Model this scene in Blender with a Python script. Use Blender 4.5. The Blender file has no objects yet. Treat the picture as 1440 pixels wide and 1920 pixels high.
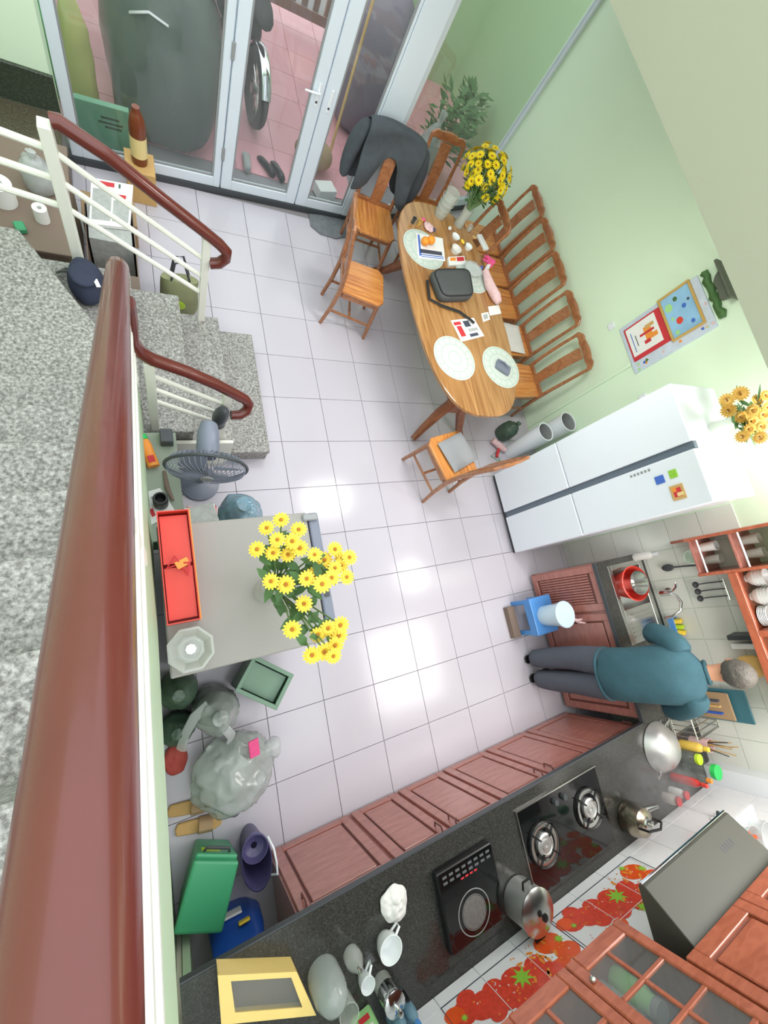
import bpy, math, random
from math import sin, cos, pi, radians, sqrt
from mathutils import Vector, Matrix, Euler, noise

scene = bpy.context.scene
COL = scene.collection
random.seed(7)

# ---------------------------------------------------------------- camera
# pinhole camera recovered from the 40 cm floor tiles of the photograph (1440 x 1920 frame)
FPX, CXP, CYP = 772.74, 720.0, 960.0
CAM = Vector((-0.89406, -0.97339, 3.08489))
def _rod(r):
    v = Vector(r); t = v.length
    return Matrix.Rotation(t, 3, v / t)
ROT = _rod((-0.244424881, -0.476939965, -0.150780355)) @ Matrix(((1, 0, 0), (0, -1, 0), (0, 0, -1)))
cam_d = bpy.data.cameras.new('camera'); cam_d.sensor_fit = 'VERTICAL'; cam_d.sensor_height = 36
cam_d.lens = 36 * FPX / 1920; cam_d.clip_start = 0.02; cam_d.clip_end = 100
cam = bpy.data.objects.new('camera', cam_d); COL.objects.link(cam)
_m = Matrix((ROT[0], -ROT[1], -ROT[2])).transposed().to_4x4(); _m.translation = CAM
cam.matrix_world = _m
scene.camera = cam

# ---------------------------------------------------------------- world, lamps, exposure
world = bpy.data.worlds.new('world'); scene.world = world; world.use_nodes = True
bg = world.node_tree.nodes['Background']
bg.inputs[0].default_value = (0.93, 0.97, 1.0, 1); bg.inputs[1].default_value = 1.6
def area(name, loc, sx, sy, power, col=(1, 1, 1), rot=(0, 0, 0)):
    d = bpy.data.lights.new(name, 'AREA'); d.shape = 'RECTANGLE'; d.size = sx; d.size_y = sy
    d.energy = power; d.color = col
    o = bpy.data.objects.new(name, d); COL.objects.link(o); o.location = loc; o.rotation_euler = rot
    return o
# dining and kitchen ceiling lamps under the upper floor slab (their reflections show on the floor tiles)
area('ceiling_lamp_dining', (1.27, 0.60, 2.55), 0.6, 0.35, 15, (1, .98, .95))
area('ceiling_lamp_kitchen', (2.47, -0.74, 2.55), 0.35, 0.3, 9, (1, .98, .95))
area('counter_fill_light', (2.0, -2.0, 2.55), 1.1, 1.1, 26, (1, .96, .93))  # broad fill light added to brighten the cooker corner, no fixture known there
scene.view_settings.view_transform = 'Standard'; scene.view_settings.look = 'None'
scene.view_settings.exposure = 0.72; scene.view_settings.gamma = 1
scene.view_settings.use_curve_mapping = False

# ---------------------------------------------------------------- pixel helpers
def ray(px, py): return ROT.transposed() @ Vector(((px - CXP) / FPX, (py - CYP) / FPX, 1))
def at(px, py, z=0.0):
    d = ray(px, py); return CAM + d * ((z - CAM.z) / d.z)
def onx(px, py, x):
    d = ray(px, py); return CAM + d * ((x - CAM.x) / d.x)
def ony(px, py, y):
    d = ray(px, py); return CAM + d * ((y - CAM.y) / d.y)

# ---------------------------------------------------------------- mesh builder
class MB:
    def __init__(s): s.v = []; s.f = []
    def add(s, vs, fs):
        n = len(s.v); s.v += [Vector(p) for p in vs]; s.f += [tuple(i + n for i in f) for f in fs]; return s
    def bb(s, x0, y0, z0, x1, y1, z1):
        x0, x1 = min(x0, x1), max(x0, x1); y0, y1 = min(y0, y1), max(y0, y1); z0, z1 = min(z0, z1), max(z0, z1)
        return s.add([(x0,y0,z0),(x1,y0,z0),(x1,y1,z0),(x0,y1,z0),(x0,y0,z1),(x1,y0,z1),(x1,y1,z1),(x0,y1,z1)],
                     [(0,3,2,1),(4,5,6,7),(0,1,5,4),(1,2,6,5),(2,3,7,6),(3,0,4,7)])
    def box(s, c, size, rot=(0, 0, 0)):
        R = Euler(rot).to_matrix(); hx, hy, hz = [k / 2 for k in size]; c = Vector(c)
        vs = [c + R @ Vector(p) for p in [(-hx,-hy,-hz),(hx,-hy,-hz),(hx,hy,-hz),(-hx,hy,-hz),(-hx,-hy,hz),(hx,-hy,hz),(hx,hy,hz),(-hx,hy,hz)]]
        return s.add(vs, [(0,3,2,1),(4,5,6,7),(0,1,5,4),(1,2,6,5),(2,3,7,6),(3,0,4,7)])
    def prism(s, poly, z0, z1):
        n = len(poly); a = sum(poly[i][0] * poly[(i+1) % n][1] - poly[(i+1) % n][0] * poly[i][1] for i in range(n))
        if a < 0: poly = poly[::-1]
        vs = [(x, y, z0) for x, y in poly] + [(x, y, z1) for x, y in poly]
        fs = [tuple(range(n))[::-1], tuple(range(n, 2 * n))] + [(i, (i+1) % n, n + (i+1) % n, n + i) for i in range(n)]
        return s.add(vs, fs)
    def slab(s, poly3, d):
        """polygon in space extruded along vector d"""
        n = len(poly3); p = [Vector(q) for q in poly3]; d = Vector(d)
        nn = Vector()
        for i in range(n): nn += (p[i] - p[0]).cross(p[(i+1) % n] - p[0])
        if nn.dot(d) < 0: p = p[::-1]
        vs = p + [q + d for q in p]
        return s.add(vs, [tuple(range(n))[::-1], tuple(range(n, 2*n))] + [(i, (i+1) % n, n + (i+1) % n, n + i) for i in range(n)])
    def tube(s, path, r, n=10, closed=False, flat=1.0, cap=True):
        P = [Vector(p) for p in path]; m = len(P)
        rr = r if isinstance(r, (list, tuple)) else [r] * m
        up = None; rings = []
        for i in range(m):
            a = P[(i-1) % m] if (closed or i > 0) else P[i]; b = P[(i+1) % m] if (closed or i < m-1) else P[i]
            t = (b - a).normalized() if (b - a).length > 1e-9 else Vector((0, 0, 1))
            if up is None:
                up = Vector((0, 0, 1)) if abs(t.z) < .9 else Vector((1, 0, 0))
            u = (up - t * up.dot(t)).normalized(); w = t.cross(u); up = u
            rings.append([P[i] + (u * cos(2*pi*k/n) * flat + w * sin(2*pi*k/n)) * rr[i] for k in range(n)])
        base = len(s.v)
        for q in rings: s.v += q
        for i in range(m if closed else m - 1):
            j = (i + 1) % m
            for k in range(n):
                s.f.append((base+i*n+k, base+i*n+(k+1) % n, base+j*n+(k+1) % n, base+j*n+k))
        if cap and not closed:
            s.f.append(tuple(base + k for k in range(n))[::-1]); s.f.append(tuple(base + (m-1)*n + k for k in range(n)))
        return s
    def cyl(s, p0, p1, r0, r1=None, n=16): return s.tube([p0, p1], [r0, r0 if r1 is None else r1], n)
    def lathe(s, prof, c=(0, 0, 0), n=24, rot=(0, 0, 0), sx=1, sy=1, a0=0.0, cap=True):
        if not cap and prof[0] != prof[-1]: prof = list(prof) + [prof[0]]
        R = Euler(rot).to_matrix(); c = Vector(c); base = len(s.v)
        for r, z in prof:
            for k in range(n):
                a = 2*pi*k/n + a0; s.v.append(c + R @ Vector((r*cos(a)*sx, r*sin(a)*sy, z)))
        for i in range(len(prof) - 1):
            for k in range(n):
                s.f.append((base+i*n+k, base+i*n+(k+1) % n, base+(i+1)*n+(k+1) % n, base+(i+1)*n+k))
        if cap and prof[0][0] > 1e-6: s.f.append(tuple(base + k for k in range(n))[::-1])
        if cap and prof[-1][0] > 1e-6: s.f.append(tuple(base + (len(prof)-1)*n + k for k in range(n)))
        return s
    def ell(s, c, r, n=16, m=10, rot=(0, 0, 0)):
        prof = [(sin(pi*i/m), -cos(pi*i/m)) for i in range(m+1)]
        R = Euler(rot).to_matrix(); c = Vector(c); base = len(s.v)
        for q, z in prof:
            for k in range(n):
                a = 2*pi*k/n; s.v.append(c + R @ Vector((q*cos(a)*r[0], q*sin(a)*r[1], z*r[2])))
        for i in range(m):
            for k in range(n): s.f.append((base+i*n+k, base+i*n+(k+1) % n, base+(i+1)*n+(k+1) % n, base+(i+1)*n+k))
        return s
    def loft(s, rings, closed_ends=True):
        n = len(rings[0]); base = len(s.v)
        for q in rings: s.v += [Vector(p) for p in q]
        for i in range(len(rings)-1):
            for k in range(n): s.f.append((base+i*n+k, base+i*n+(k+1) % n, base+(i+1)*n+(k+1) % n, base+(i+1)*n+k))
        if closed_ends:
            s.f.append(tuple(base+k for k in range(n))[::-1]); s.f.append(tuple(base+(len(rings)-1)*n+k for k in range(n)))
        return s
    def crumple(s, c, amp, freq, seed=0, pin=None):
        o = Vector((seed*5.1, seed*2.3, seed*3.3)); c = Vector(c)
        for i, p in enumerate(s.v):
            k = 1 if pin is None else max(.0, min(1, (p.z - pin)/.05)); d = (p - c); d = d.normalized() if d.length > 1e-6 else Vector((0, 0, 1))
            q = p*freq + o; r = 0; a = 1.0
            for j in range(4): r += a*(.5 - 2*abs(noise.noise(q))); q = q*2.03 + Vector((3, 1, 2)); a *= .55
            s.v[i] = p + d*r*amp*k
        return s
    def wobble(s, amp, freq, seed=0, pin=None):
        o = Vector((seed * 7.31, seed * 3.7, seed * 1.9))
        for i, p in enumerate(s.v):
            k = 1 if pin is None else max(0, min(1, (p.z - pin) / .04))
            s.v[i] = p + noise.noise_vector(p * freq + o) * amp * k
        return s

_TF = {}      # object -> world matrix of its own frame
def obj(name, mb, mat, parent=None, bevel=0, smooth=False, sub=0, W=True, kind=None, seg=1, label=None, sharp=38):
    """one mesh object; W: vertices given in world space"""
    vs = mb.v
    if parent is not None:
        loc = Matrix.Identity(4)
        if W:
            inv = _TF[parent.name].inverted(); vs = [inv @ p for p in vs]
        me = bpy.data.meshes.new(name)
    else:
        xs = [p.x for p in vs]; ys = [p.y for p in vs]; zs = [p.z for p in vs]
        c = Vector(((min(xs)+max(xs))/2, (min(ys)+max(ys))/2, min(zs)))
        vs = [p - c for p in vs]; loc = Matrix.Translation(c); me = bpy.data.meshes.new(name)
    me.from_pydata([tuple(p) for p in vs], [], mb.f); me.update()
    if smooth:
        me.polygons.foreach_set('use_smooth', [True] * len(me.polygons))
        me.set_sharp_from_angle(angle=radians(sharp))
    if mat: me.materials.append(mat)
    o = bpy.data.objects.new(name, me); COL.objects.link(o)
    if parent is not None: o.parent = parent
    else: o.location = loc.translation
    _TF[o.name] = (_TF[parent.name] if parent is not None else loc)
    if bevel:
        b = o.modifiers.new('bevel', 'BEVEL'); b.width = bevel; b.segments = seg; b.limit_method = 'ANGLE'; b.angle_limit = radians(40)
    if sub:
        b = o.modifiers.new('sub', 'SUBSURF'); b.levels = sub; b.render_levels = sub
    if kind: o['kind'] = kind
    if label: o['label'] = label
    return o
def thing(name, label, cat, loc=(0, 0, 0), rz=0.0, group=None):
    o = bpy.data.objects.new(name, None); COL.objects.link(o); o.location = loc; o.rotation_euler = (0, 0, rz)
    o.empty_display_size = .05
    o['label'] = label; o['category'] = cat
    if group: o['group'] = group
    _TF[o.name] = Matrix.Translation(Vector(loc)) @ Matrix.Rotation(rz, 4, 'Z')
    return o
def tag(o, label, cat, group=None):
    o['label'] = label; o['category'] = cat
    if group: o['group'] = group
    return o
def copy_tree(o, parent=None):
    c = o.copy(); COL.objects.link(c); c.parent = parent
    for ch in o.children: copy_tree(ch, c)
    return c
def part_struct(name, mb, mat, **k): return obj(name, mb, mat, kind='structure', **k)

# ---------------------------------------------------------------- materials
def lin(c): return tuple((v/255/12.92 if v/255 <= .04045 else ((v/255 + .055)/1.055)**2.4) for v in c[:3]) + (1,)
def _nt(name):
    m = bpy.data.materials.new(name); m.use_nodes = True
    return m, m.node_tree, m.node_tree.nodes['Principled BSDF']
def _coord(nt, scale=(1, 1, 1)):
    tc = nt.nodes.new('ShaderNodeTexCoord'); mp = nt.nodes.new('ShaderNodeMapping'); mp.inputs['Scale'].default_value = scale
    nt.links.new(tc.outputs['Object'], mp.inputs['Vector']); return mp
def mat(name, rgb, rough=.5, metal=0.0, var=.06, vs=6, bump=0, bs=60, spec=.5, coat=0, rnd=0.0, sheen=0, emit=0):
    m, nt, b = _nt(name); c = lin(rgb)
    mp = _coord(nt); nz = nt.nodes.new('ShaderNodeTexNoise'); nz.inputs['Scale'].default_value = vs; nz.inputs['Detail'].default_value = 4
    nt.links.new(mp.outputs[0], nz.inputs['Vector'])
    mx = nt.nodes.new('ShaderNodeMix'); mx.data_type = 'RGBA'
    mx.inputs['A'].default_value = tuple(k*(1-var) for k in c[:3]) + (1,); mx.inputs['B'].default_value = tuple(min(1, k*(1+var)) for k in c[:3]) + (1,)
    nt.links.new(nz.outputs['Fac'], mx.inputs['Factor']); out = mx.outputs['Result']
    if rnd:
        oi = nt.nodes.new('ShaderNodeObjectInfo'); hv = nt.nodes.new('ShaderNodeHueSaturation')
        mr = nt.nodes.new('ShaderNodeMapRange'); mr.inputs['To Min'].default_value = 1 - rnd; mr.inputs['To Max'].default_value = 1 + rnd
        nt.links.new(oi.outputs['Random'], mr.inputs['Value']); nt.links.new(mr.outputs[0], hv.inputs['Value']); nt.links.new(out, hv.inputs['Color']); out = hv.outputs[0]
    nt.links.new(out, b.inputs['Base Color'])
    b.inputs['Roughness'].default_value = rough; b.inputs['Metallic'].default_value = metal
    b.inputs['Specular IOR Level'].default_value = spec; b.inputs['Coat Weight'].default_value = coat
    if sheen: b.inputs['Sheen Weight'].default_value = sheen
    if emit: b.inputs['Emission Color'].default_value = c; b.inputs['Emission Strength'].default_value = emit
    if bump:
        n2 = nt.nodes.new('ShaderNodeTexNoise'); n2.inputs['Scale'].default_value = bs; n2.inputs['Detail'].default_value = 3
        bp = nt.nodes.new('ShaderNodeBump'); bp.inputs['Strength'].default_value = bump; bp.inputs['Distance'].default_value = .01
        nt.links.new(mp.outputs[0], n2.inputs['Vector']); nt.links.new(n2.outputs['Fac'], bp.inputs['Height']); nt.links.new(bp.outputs[0], b.inputs['Normal'])
    return m
def wood(name, c1, c2, scale=(30, 2, 30), rough=.35, coat=.3, dist=1.5):
    m, nt, b = _nt(name); mp = _coord(nt, scale)
    nz = nt.nodes.new('ShaderNodeTexNoise'); nz.inputs['Scale'].default_value = 1; nz.inputs['Detail'].default_value = 6; nz.inputs['Distortion'].default_value = dist
    nt.links.new(mp.outputs[0], nz.inputs['Vector'])
    rp = nt.nodes.new('ShaderNodeValToRGB'); rp.color_ramp.elements[0].position = .33; rp.color_ramp.elements[1].position = .67
    rp.color_ramp.elements[0].color = lin(c1); rp.color_ramp.elements[1].color = lin(c2)
    nt.links.new(nz.outputs['Fac'], rp.inputs[0]); nt.links.new(rp.outputs[0], b.inputs['Base Color'])
    b.inputs['Roughness'].default_value = rough; b.inputs['Coat Weight'].default_value = coat; b.inputs['Coat Roughness'].default_value = .15
    return m
def speckle(name, cols, scale=90, rough=.35, spec=.5):
    m, nt, b = _nt(name); mp = _coord(nt)
    nz = nt.nodes.new('ShaderNodeTexNoise'); nz.inputs['Scale'].default_value = scale; nz.inputs['Detail'].default_value = 3; nz.inputs['Roughness'].default_value = .7
    nt.links.new(mp.outputs[0], nz.inputs['Vector'])
    rp = nt.nodes.new('ShaderNodeValToRGB'); el = rp.color_ramp.elements
    while len(el) < len(cols): el.new(.5)
    for e, (p, c) in zip(el, cols): e.position = p; e.color = lin(c)
    nt.links.new(nz.outputs['Fac'], rp.inputs[0]); nt.links.new(rp.outputs[0], b.inputs['Base Color'])
    b.inputs['Roughness'].default_value = rough; b.inputs['Specular IOR Level'].default_value = spec
    return m
def clear(name, rgb, opac=.15, rough=.05, body=0.0):
    """thin clear glass or plastic film: mostly transmitted light, Fresnel reflection, a little tinted body"""
    m = bpy.data.materials.new(name); m.use_nodes = True; nt = m.node_tree; nt.nodes.clear()
    out = nt.nodes.new('ShaderNodeOutputMaterial'); tr = nt.nodes.new('ShaderNodeBsdfTransparent'); gl = nt.nodes.new('ShaderNodeBsdfGlossy')
    df = nt.nodes.new('ShaderNodeBsdfDiffuse'); lw = nt.nodes.new('ShaderNodeLayerWeight'); pw = nt.nodes.new('ShaderNodeMath'); pw.operation = 'POWER'; pw.inputs[1].default_value = 4.5; fr = nt.nodes.new('ShaderNodeMapRange'); fr.inputs['To Min'].default_value = .045; fr.inputs['To Max'].default_value = .9
    nt.links.new(lw.outputs['Facing'], pw.inputs[0]); nt.links.new(pw.outputs[0], fr.inputs['Value'])
    c = lin(rgb); tr.inputs[0].default_value = tuple(1 - (1-k)*.35 for k in c[:3]) + (1,); df.inputs[0].default_value = c; gl.inputs['Roughness'].default_value = rough
    m1 = nt.nodes.new('ShaderNodeMixShader'); m1.inputs[0].default_value = opac
    m2 = nt.nodes.new('ShaderNodeMixShader')
    nt.links.new(tr.outputs[0], m1.inputs[1]); nt.links.new(df.outputs[0], m1.inputs[2])
    nt.links.new(fr.outputs[0], m2.inputs[0]); nt.links.new(m1.outputs[0], m2.inputs[1]); nt.links.new(gl.outputs[0], m2.inputs[2])
    nt.links.new(m2.outputs[0], out.inputs[0]); return m

G = dict(
 tile=mat('floor_tile', (198,193,203), .17, var=.015, vs=3, rnd=.012, spec=.5),
 grout=mat('grout', (150,146,150), .8),
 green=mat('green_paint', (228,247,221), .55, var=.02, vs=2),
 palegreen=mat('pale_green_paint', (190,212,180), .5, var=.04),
 olive=mat('slab_paint', (166,166,146), .7, var=.02, vs=1.5),
 granite=speckle('granite', [(.30,(84,82,78)),(.45,(130,128,124)),(.55,(158,156,152)),(.70,(194,192,189))], 75, .38),
 darkgranite=speckle('dark_granite', [(.3,(38,46,38)),(.55,(66,74,62)),(.8,(110,112,100))], 80, .3),
 blackstone=speckle('black_granite', [(.3,(40,40,38)),(.55,(60,60,57)),(.8,(96,96,92))], 160, .14),
 rail=mat('rail_varnish', (98,40,31), .26, var=.18, vs=9, coat=.25),
 whitemetal=mat('white_paint_metal', (236,236,226), .35, var=.02),
 alu=mat('white_aluminium', (222,232,242), .3, var=.02),
 wall_tile=mat('white_wall_tile', (240,240,244), .15, var=.012, rnd=.01),
 wall_tile2=mat('grey_wall_tile', (226,228,221), .2, var=.03, rnd=.015),
 cab=wood('cabinet_rose_wood', (166,104,94), (186,122,110), (6,6,30), .28, .4),
 cabedge=mat('cabinet_groove', (112,64,56), .5),
 hangwood=wood('hanging_cabinet_wood', (160,84,58), (182,102,74), (8,8,26), .3, .4),
 hangpanel=wood('hanging_panel_wood', (120,58,38), (142,74,50), (9,9,22), .35, .3),
 chair=wood('chair_wood', (146,92,58), (176,118,78), (14,14,22), .3, .4),
 seat=wood('seat_wood', (188,112,56), (232,164,92), (26,2.2,26), .28, .4),
 table=wood('table_wood', (150,102,58), (190,142,90), (20,1.4,20), .25, .5),
 tabledark=wood('table_leg_wood', (124,72,46), (150,94,62), (12,12,12), .35, .3),
 white=mat('white_enamel', (236,240,246), .22, var=.01),
 fridge=mat('fridge_white', (236,242,252), .18, var=.01, coat=.3),
 seam=mat('dark_seam', (104,116,130), .4),
 black=mat('black_plastic', (24,25,27), .35),
 blackglass=mat('black_glass', (16,17,18), .08, var=.1, coat=.5),
 dgrey=mat('dark_grey_plastic', (66,70,74), .4),
 grey=mat('grey_plastic', (150,152,154), .4),
 bluegrey=mat('blue_grey_plastic', (120,126,142), .35),
 steel=mat('stainless_steel', (205,205,202), .25, 1.0, var=.05, vs=3),
 dullsteel=mat('dull_aluminium', (206,206,205), .42, .8, var=.06),
 chrome=mat('chrome', (220,222,224), .1, 1.0),
 bronze=mat('kettle_steel', (170,160,142), .25, 1.0, var=.1),
 glass=clear('clear_glass', (226,234,230), .06, .03),
 pane=clear('window_glass', (196,206,204), .05, .02),
 cutglass=clear('cut_glass', (232,236,230), .30, .08),
 film=clear('plastic_film', (228,232,232), .34, .16),
 greyfilm=clear('grey_plastic_film', (204,212,208), .40, .16),
 bluefilm=clear('blue_plastic_film', (140,180,200), .55, .2),
 yellow=mat('yellow_petal', (252,212,70), .6, var=.12, vs=30),
 yellow2=mat('bright_yellow_petal', (250,218,20), .6, var=.12, vs=30),
 apricot=mat('apricot_petal', (252,196,96), .6, var=.12, vs=30),
 centre=mat('flower_centre', (172,112,32), .8),
 leaf=mat('leaf_green', (74,112,60), .55, var=.25, vs=20),
 stem=mat('stem_green', (96,124,70), .6, var=.1),
 red=mat('red_card', (224,70,58), .4, var=.05), orange=mat('orange_edge', (240,150,60), .5),
 teal=mat('teal_knit', (54,92,104), .85, var=.18, vs=14, bump=.35, bs=160),
 navy=mat('dark_trousers', (86,90,102), .85, var=.12, vs=8, bump=.2, bs=90),
 skin=mat('skin', (206,150,120), .55, var=.06), hair=mat('grey_hair', (96,92,86), .6, var=.4, vs=60, bump=.6, bs=120),
 blue=mat('blue_plastic', (84,146,214), .35), paleblue=mat('pale_blue_plastic', (204,226,240), .3),
 greenplastic=mat('green_plastic', (66,158,112), .35, var=.05), limeplastic=mat('lime_plastic', (186,222,52), .35),
 brightgreen=mat('bright_green_plastic', (48,196,96), .35), darkgreen=mat('dark_green_plastic', (70,92,76), .4, var=.2),
 purple=mat('purple_plastic', (76,72,112), .4), deepblue=mat('deep_blue_pack', (36,86,180), .35), cream=mat('cream_plastic', (236,214,150), .4),
 yellowbox=mat('yellow_tub', (238,208,128), .4), paper=mat('paper', (238,238,236), .8), newsgrey=mat('news_grey', (176,178,176), .85, var=.3, vs=40),
 redink=mat('red_ink', (204,52,60), .7), darkink=mat('dark_ink', (70,74,90), .7), blueink=mat('blue_ink', (70,110,200), .6),
 pink=mat('pink_cloth', (226,190,192), .8, var=.25, vs=40), hotpink=mat('hot_pink', (228,84,140), .6, var=.2, vs=30),
 tan=mat('tan_straw', (206,166,106), .7, var=.1, vs=30), cardboard=mat('cardboard', (176,146,112), .8, var=.08),
 brown=mat('brown_board', (128,110,98), .7, var=.08), brownbottle=mat('brown_bottle', (120,62,36), .25),
 jacket=mat('charcoal_jacket', (72,78,84), .85, var=.2, vs=20, bump=.4, bs=60), bagblack=mat('black_bag', (78,80,82), .7, var=.12, bump=.2, bs=200),
 cushion=mat('grey_cushion', (150,152,156), .85, var=.06, bump=.2, bs=100), cloth=mat('white_cloth', (226,224,220), .9, var=.15, vs=40),
 mint=mat('mint_pack', (170,222,150), .35), orangefruit=mat('orange_fruit', (244,150,40), .45, bump=.2, bs=120),
 mat_print=mat('placemat', (206,214,207), .45, var=.03), mintline=mat('mint_print', (150,186,164), .5),
 pinkfloor=mat('yard_tile_pink', (230,168,176), .35, var=.08, rnd=.04), yardwall=mat('yard_wall_green', (186,214,172), .6, var=.05),
 gatebrown=mat('gate_paint', (150,128,120), .5), tarp=mat('motorbike_cover_grey', (98,108,102), .3, var=.15, vs=5, bump=.2, bs=10), tarp2=mat('mauve_cover', (122,110,126), .6, var=.12, vs=4),
 rubber=mat('rubber_black', (34,35,36), .7), sackyellow=mat('sack_yellow', (222,216,140), .6, var=.15, vs=8), sackgreen=mat('sack_green', (88,160,110), .6, var=.2, vs=6),
 signgreen=mat('sea_green_board', (134,190,160), .5), marker=mat('doormat', (120,124,128), .9, var=.35, vs=24, bump=.5, bs=40),
 porcelain=mat('porcelain', (236,240,240), .2), gold=mat('gold_frame', (202,164,90), .4), sky=mat('picture_blue', (150,196,232), .5, var=.25, vs=9),
 lilac=mat('board_print', (206,216,232), .5, var=.2, vs=14), olivebag=mat('olive_bag', (136,140,104), .7, var=.25, vs=10),
 darkbracket=mat('dark_bracket', (92,98,84), .6), straw_red=mat('strawberry_red', (230,74,56), .3, var=.35, vs=55), straw_or=mat('tomato_orange', (240,92,40), .3, var=.15, vs=30), straw_leaf=mat('print_leaf', (150,206,70), .35, var=.2, vs=40),
)
# ================================================================= ROOM SHELL
WX, WY, LX = 2.86, -2.93, -1.03          # right wall, back wall, wall under the stairs
def rect_sub(x0, y0, x1, y1):            # clip to the room (drops what lies under the stairs)
    rs = []
    for (a, b, c, d) in ((LX, WY, WX, 0.24), (LX, .24, WX, 2.80), (-2.3, 1.2, LX, 2.76)):
        u0, v0, u1, v1 = max(x0, a), max(y0, b), min(x1, c), min(y1, d)
        if u1 - u0 > .02 and v1 - v0 > .02: rs.append((u0, v0, u1, v1))
    if not rs: return None
    return (min(r[0] for r in rs), min(r[1] for r in rs), max(r[2] for r in rs), max(r[3] for r in rs))
fl = part_struct('floor', MB().bb(-2.35, WY - .1, -.14, WX + .05, 3.0, -.009), G['grout'])
_cache = {}
def tile_obj(w, h, name, mt, parent, loc, t=.008, axis='z'):
    key = (round(w, 3), round(h, 3), axis, mt.name, name)
    if key not in _cache:
        b = MB(); g = .0013; e = .0012
        if axis == 'z':
            P = lambda u, v, n: (u, v, n)
        elif axis == 'x':   # on a wall of constant x, facing -x: u = y, v = z
            P = lambda u, v, n: (-n, u, v)
        else:               # on a wall of constant y, facing +y: u = x, v = z
            P = lambda u, v, n: (u, n, v)
        vs = [P(x, y, 0) for x, y in ((g, g), (w-g, g), (w-g, h-g), (g, h-g))] + [P(x, y, t) for x, y in ((g+e, g+e), (w-g-e, g+e), (w-g-e, h-g-e), (g+e, h-g-e))]
        fs = [(4,5,6,7), (0,1,5,4), (1,2,6,5), (2,3,7,6), (3,0,4,7)]
        if axis == 'y': fs = [f[::-1] for f in fs]
        b.add(vs, fs)
        me = bpy.data.meshes.new(name); me.from_pydata([tuple(p) for p in b.v], [], b.f); me.materials.append(mt); _cache[key] = me
    o = bpy.data.objects.new(name, _cache[key]); COL.objects.link(o); o.parent = parent
    o.location = _TF[parent.name].inverted() @ Vector(loc); return o
for i in range(-6, 8):
    for j in range(-8, 8):
        r = rect_sub(i*.4, j*.4, i*.4+.4, j*.4+.4)
        if r: tile_obj(r[2]-r[0], r[3]-r[1], 'tile', G['tile'], fl, (r[0], r[1], -.008))

# walls
wr = part_struct('wall_right', MB().bb(WX, WY - .15, -.1, WX + .15, 3.75, 2.6), G['green'])
wb = part_struct('wall_back', MB().bb(-2.4, WY - .15, -.1, WX, WY, 2.6), G['green'])
part_struct('wall_left', MB().bb(-2.45, WY, -.1, -2.3, 2.95, 4.2), G['green'])
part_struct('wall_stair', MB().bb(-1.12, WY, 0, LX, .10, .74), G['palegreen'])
part_struct('ceiling', MB().bb(.87, WY - .15, 2.6, WX + .15, 3.75, 3.0), G['olive'])
part_struct('trim_1', MB().bb(WX - .11, WY, .8, WX, WY + .14, 2.6), G['white'], bevel=.004)
# grey tiles of the sink wall (facing -x), rows end at 1.575 m
for r in range(7):
    z0 = 1.575 - .25 * (r + 1)
    for c in range(9):
        y1 = -.82 - .25 * c; y0 = y1 - .25
        y0 = max(y0, WY + .005)
        zz = max(z0, .0); hh = z0 + .25 - zz
        if y1 - y0 > .03 and hh > .03: tile_obj(y1-y0, hh, 'wall_tile', G['wall_tile2'], wr, (WX, y0, zz), .007, 'x')
# white tiles of the cooker wall (facing +y)
XJ = [-1.03 + .25*k for k in range(-0, 16)]
XJ = [.07 + .25 * k for k in range(-5, 12)]
rows = [(.80, .87), (.87, 1.12), (1.12, 1.37), (1.37, 1.62), (1.62, 1.87)]
for (z0, z1) in rows:
    for x0 in XJ:
        a, b2 = max(x0, LX), min(x0 + .25, WX - .11)
        if b2 - a > .03: tile_obj(b2-a, z1-z0, 'wall_tile', G['wall_tile'], wb, (a, WY, z0), .007, 'y')

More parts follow.
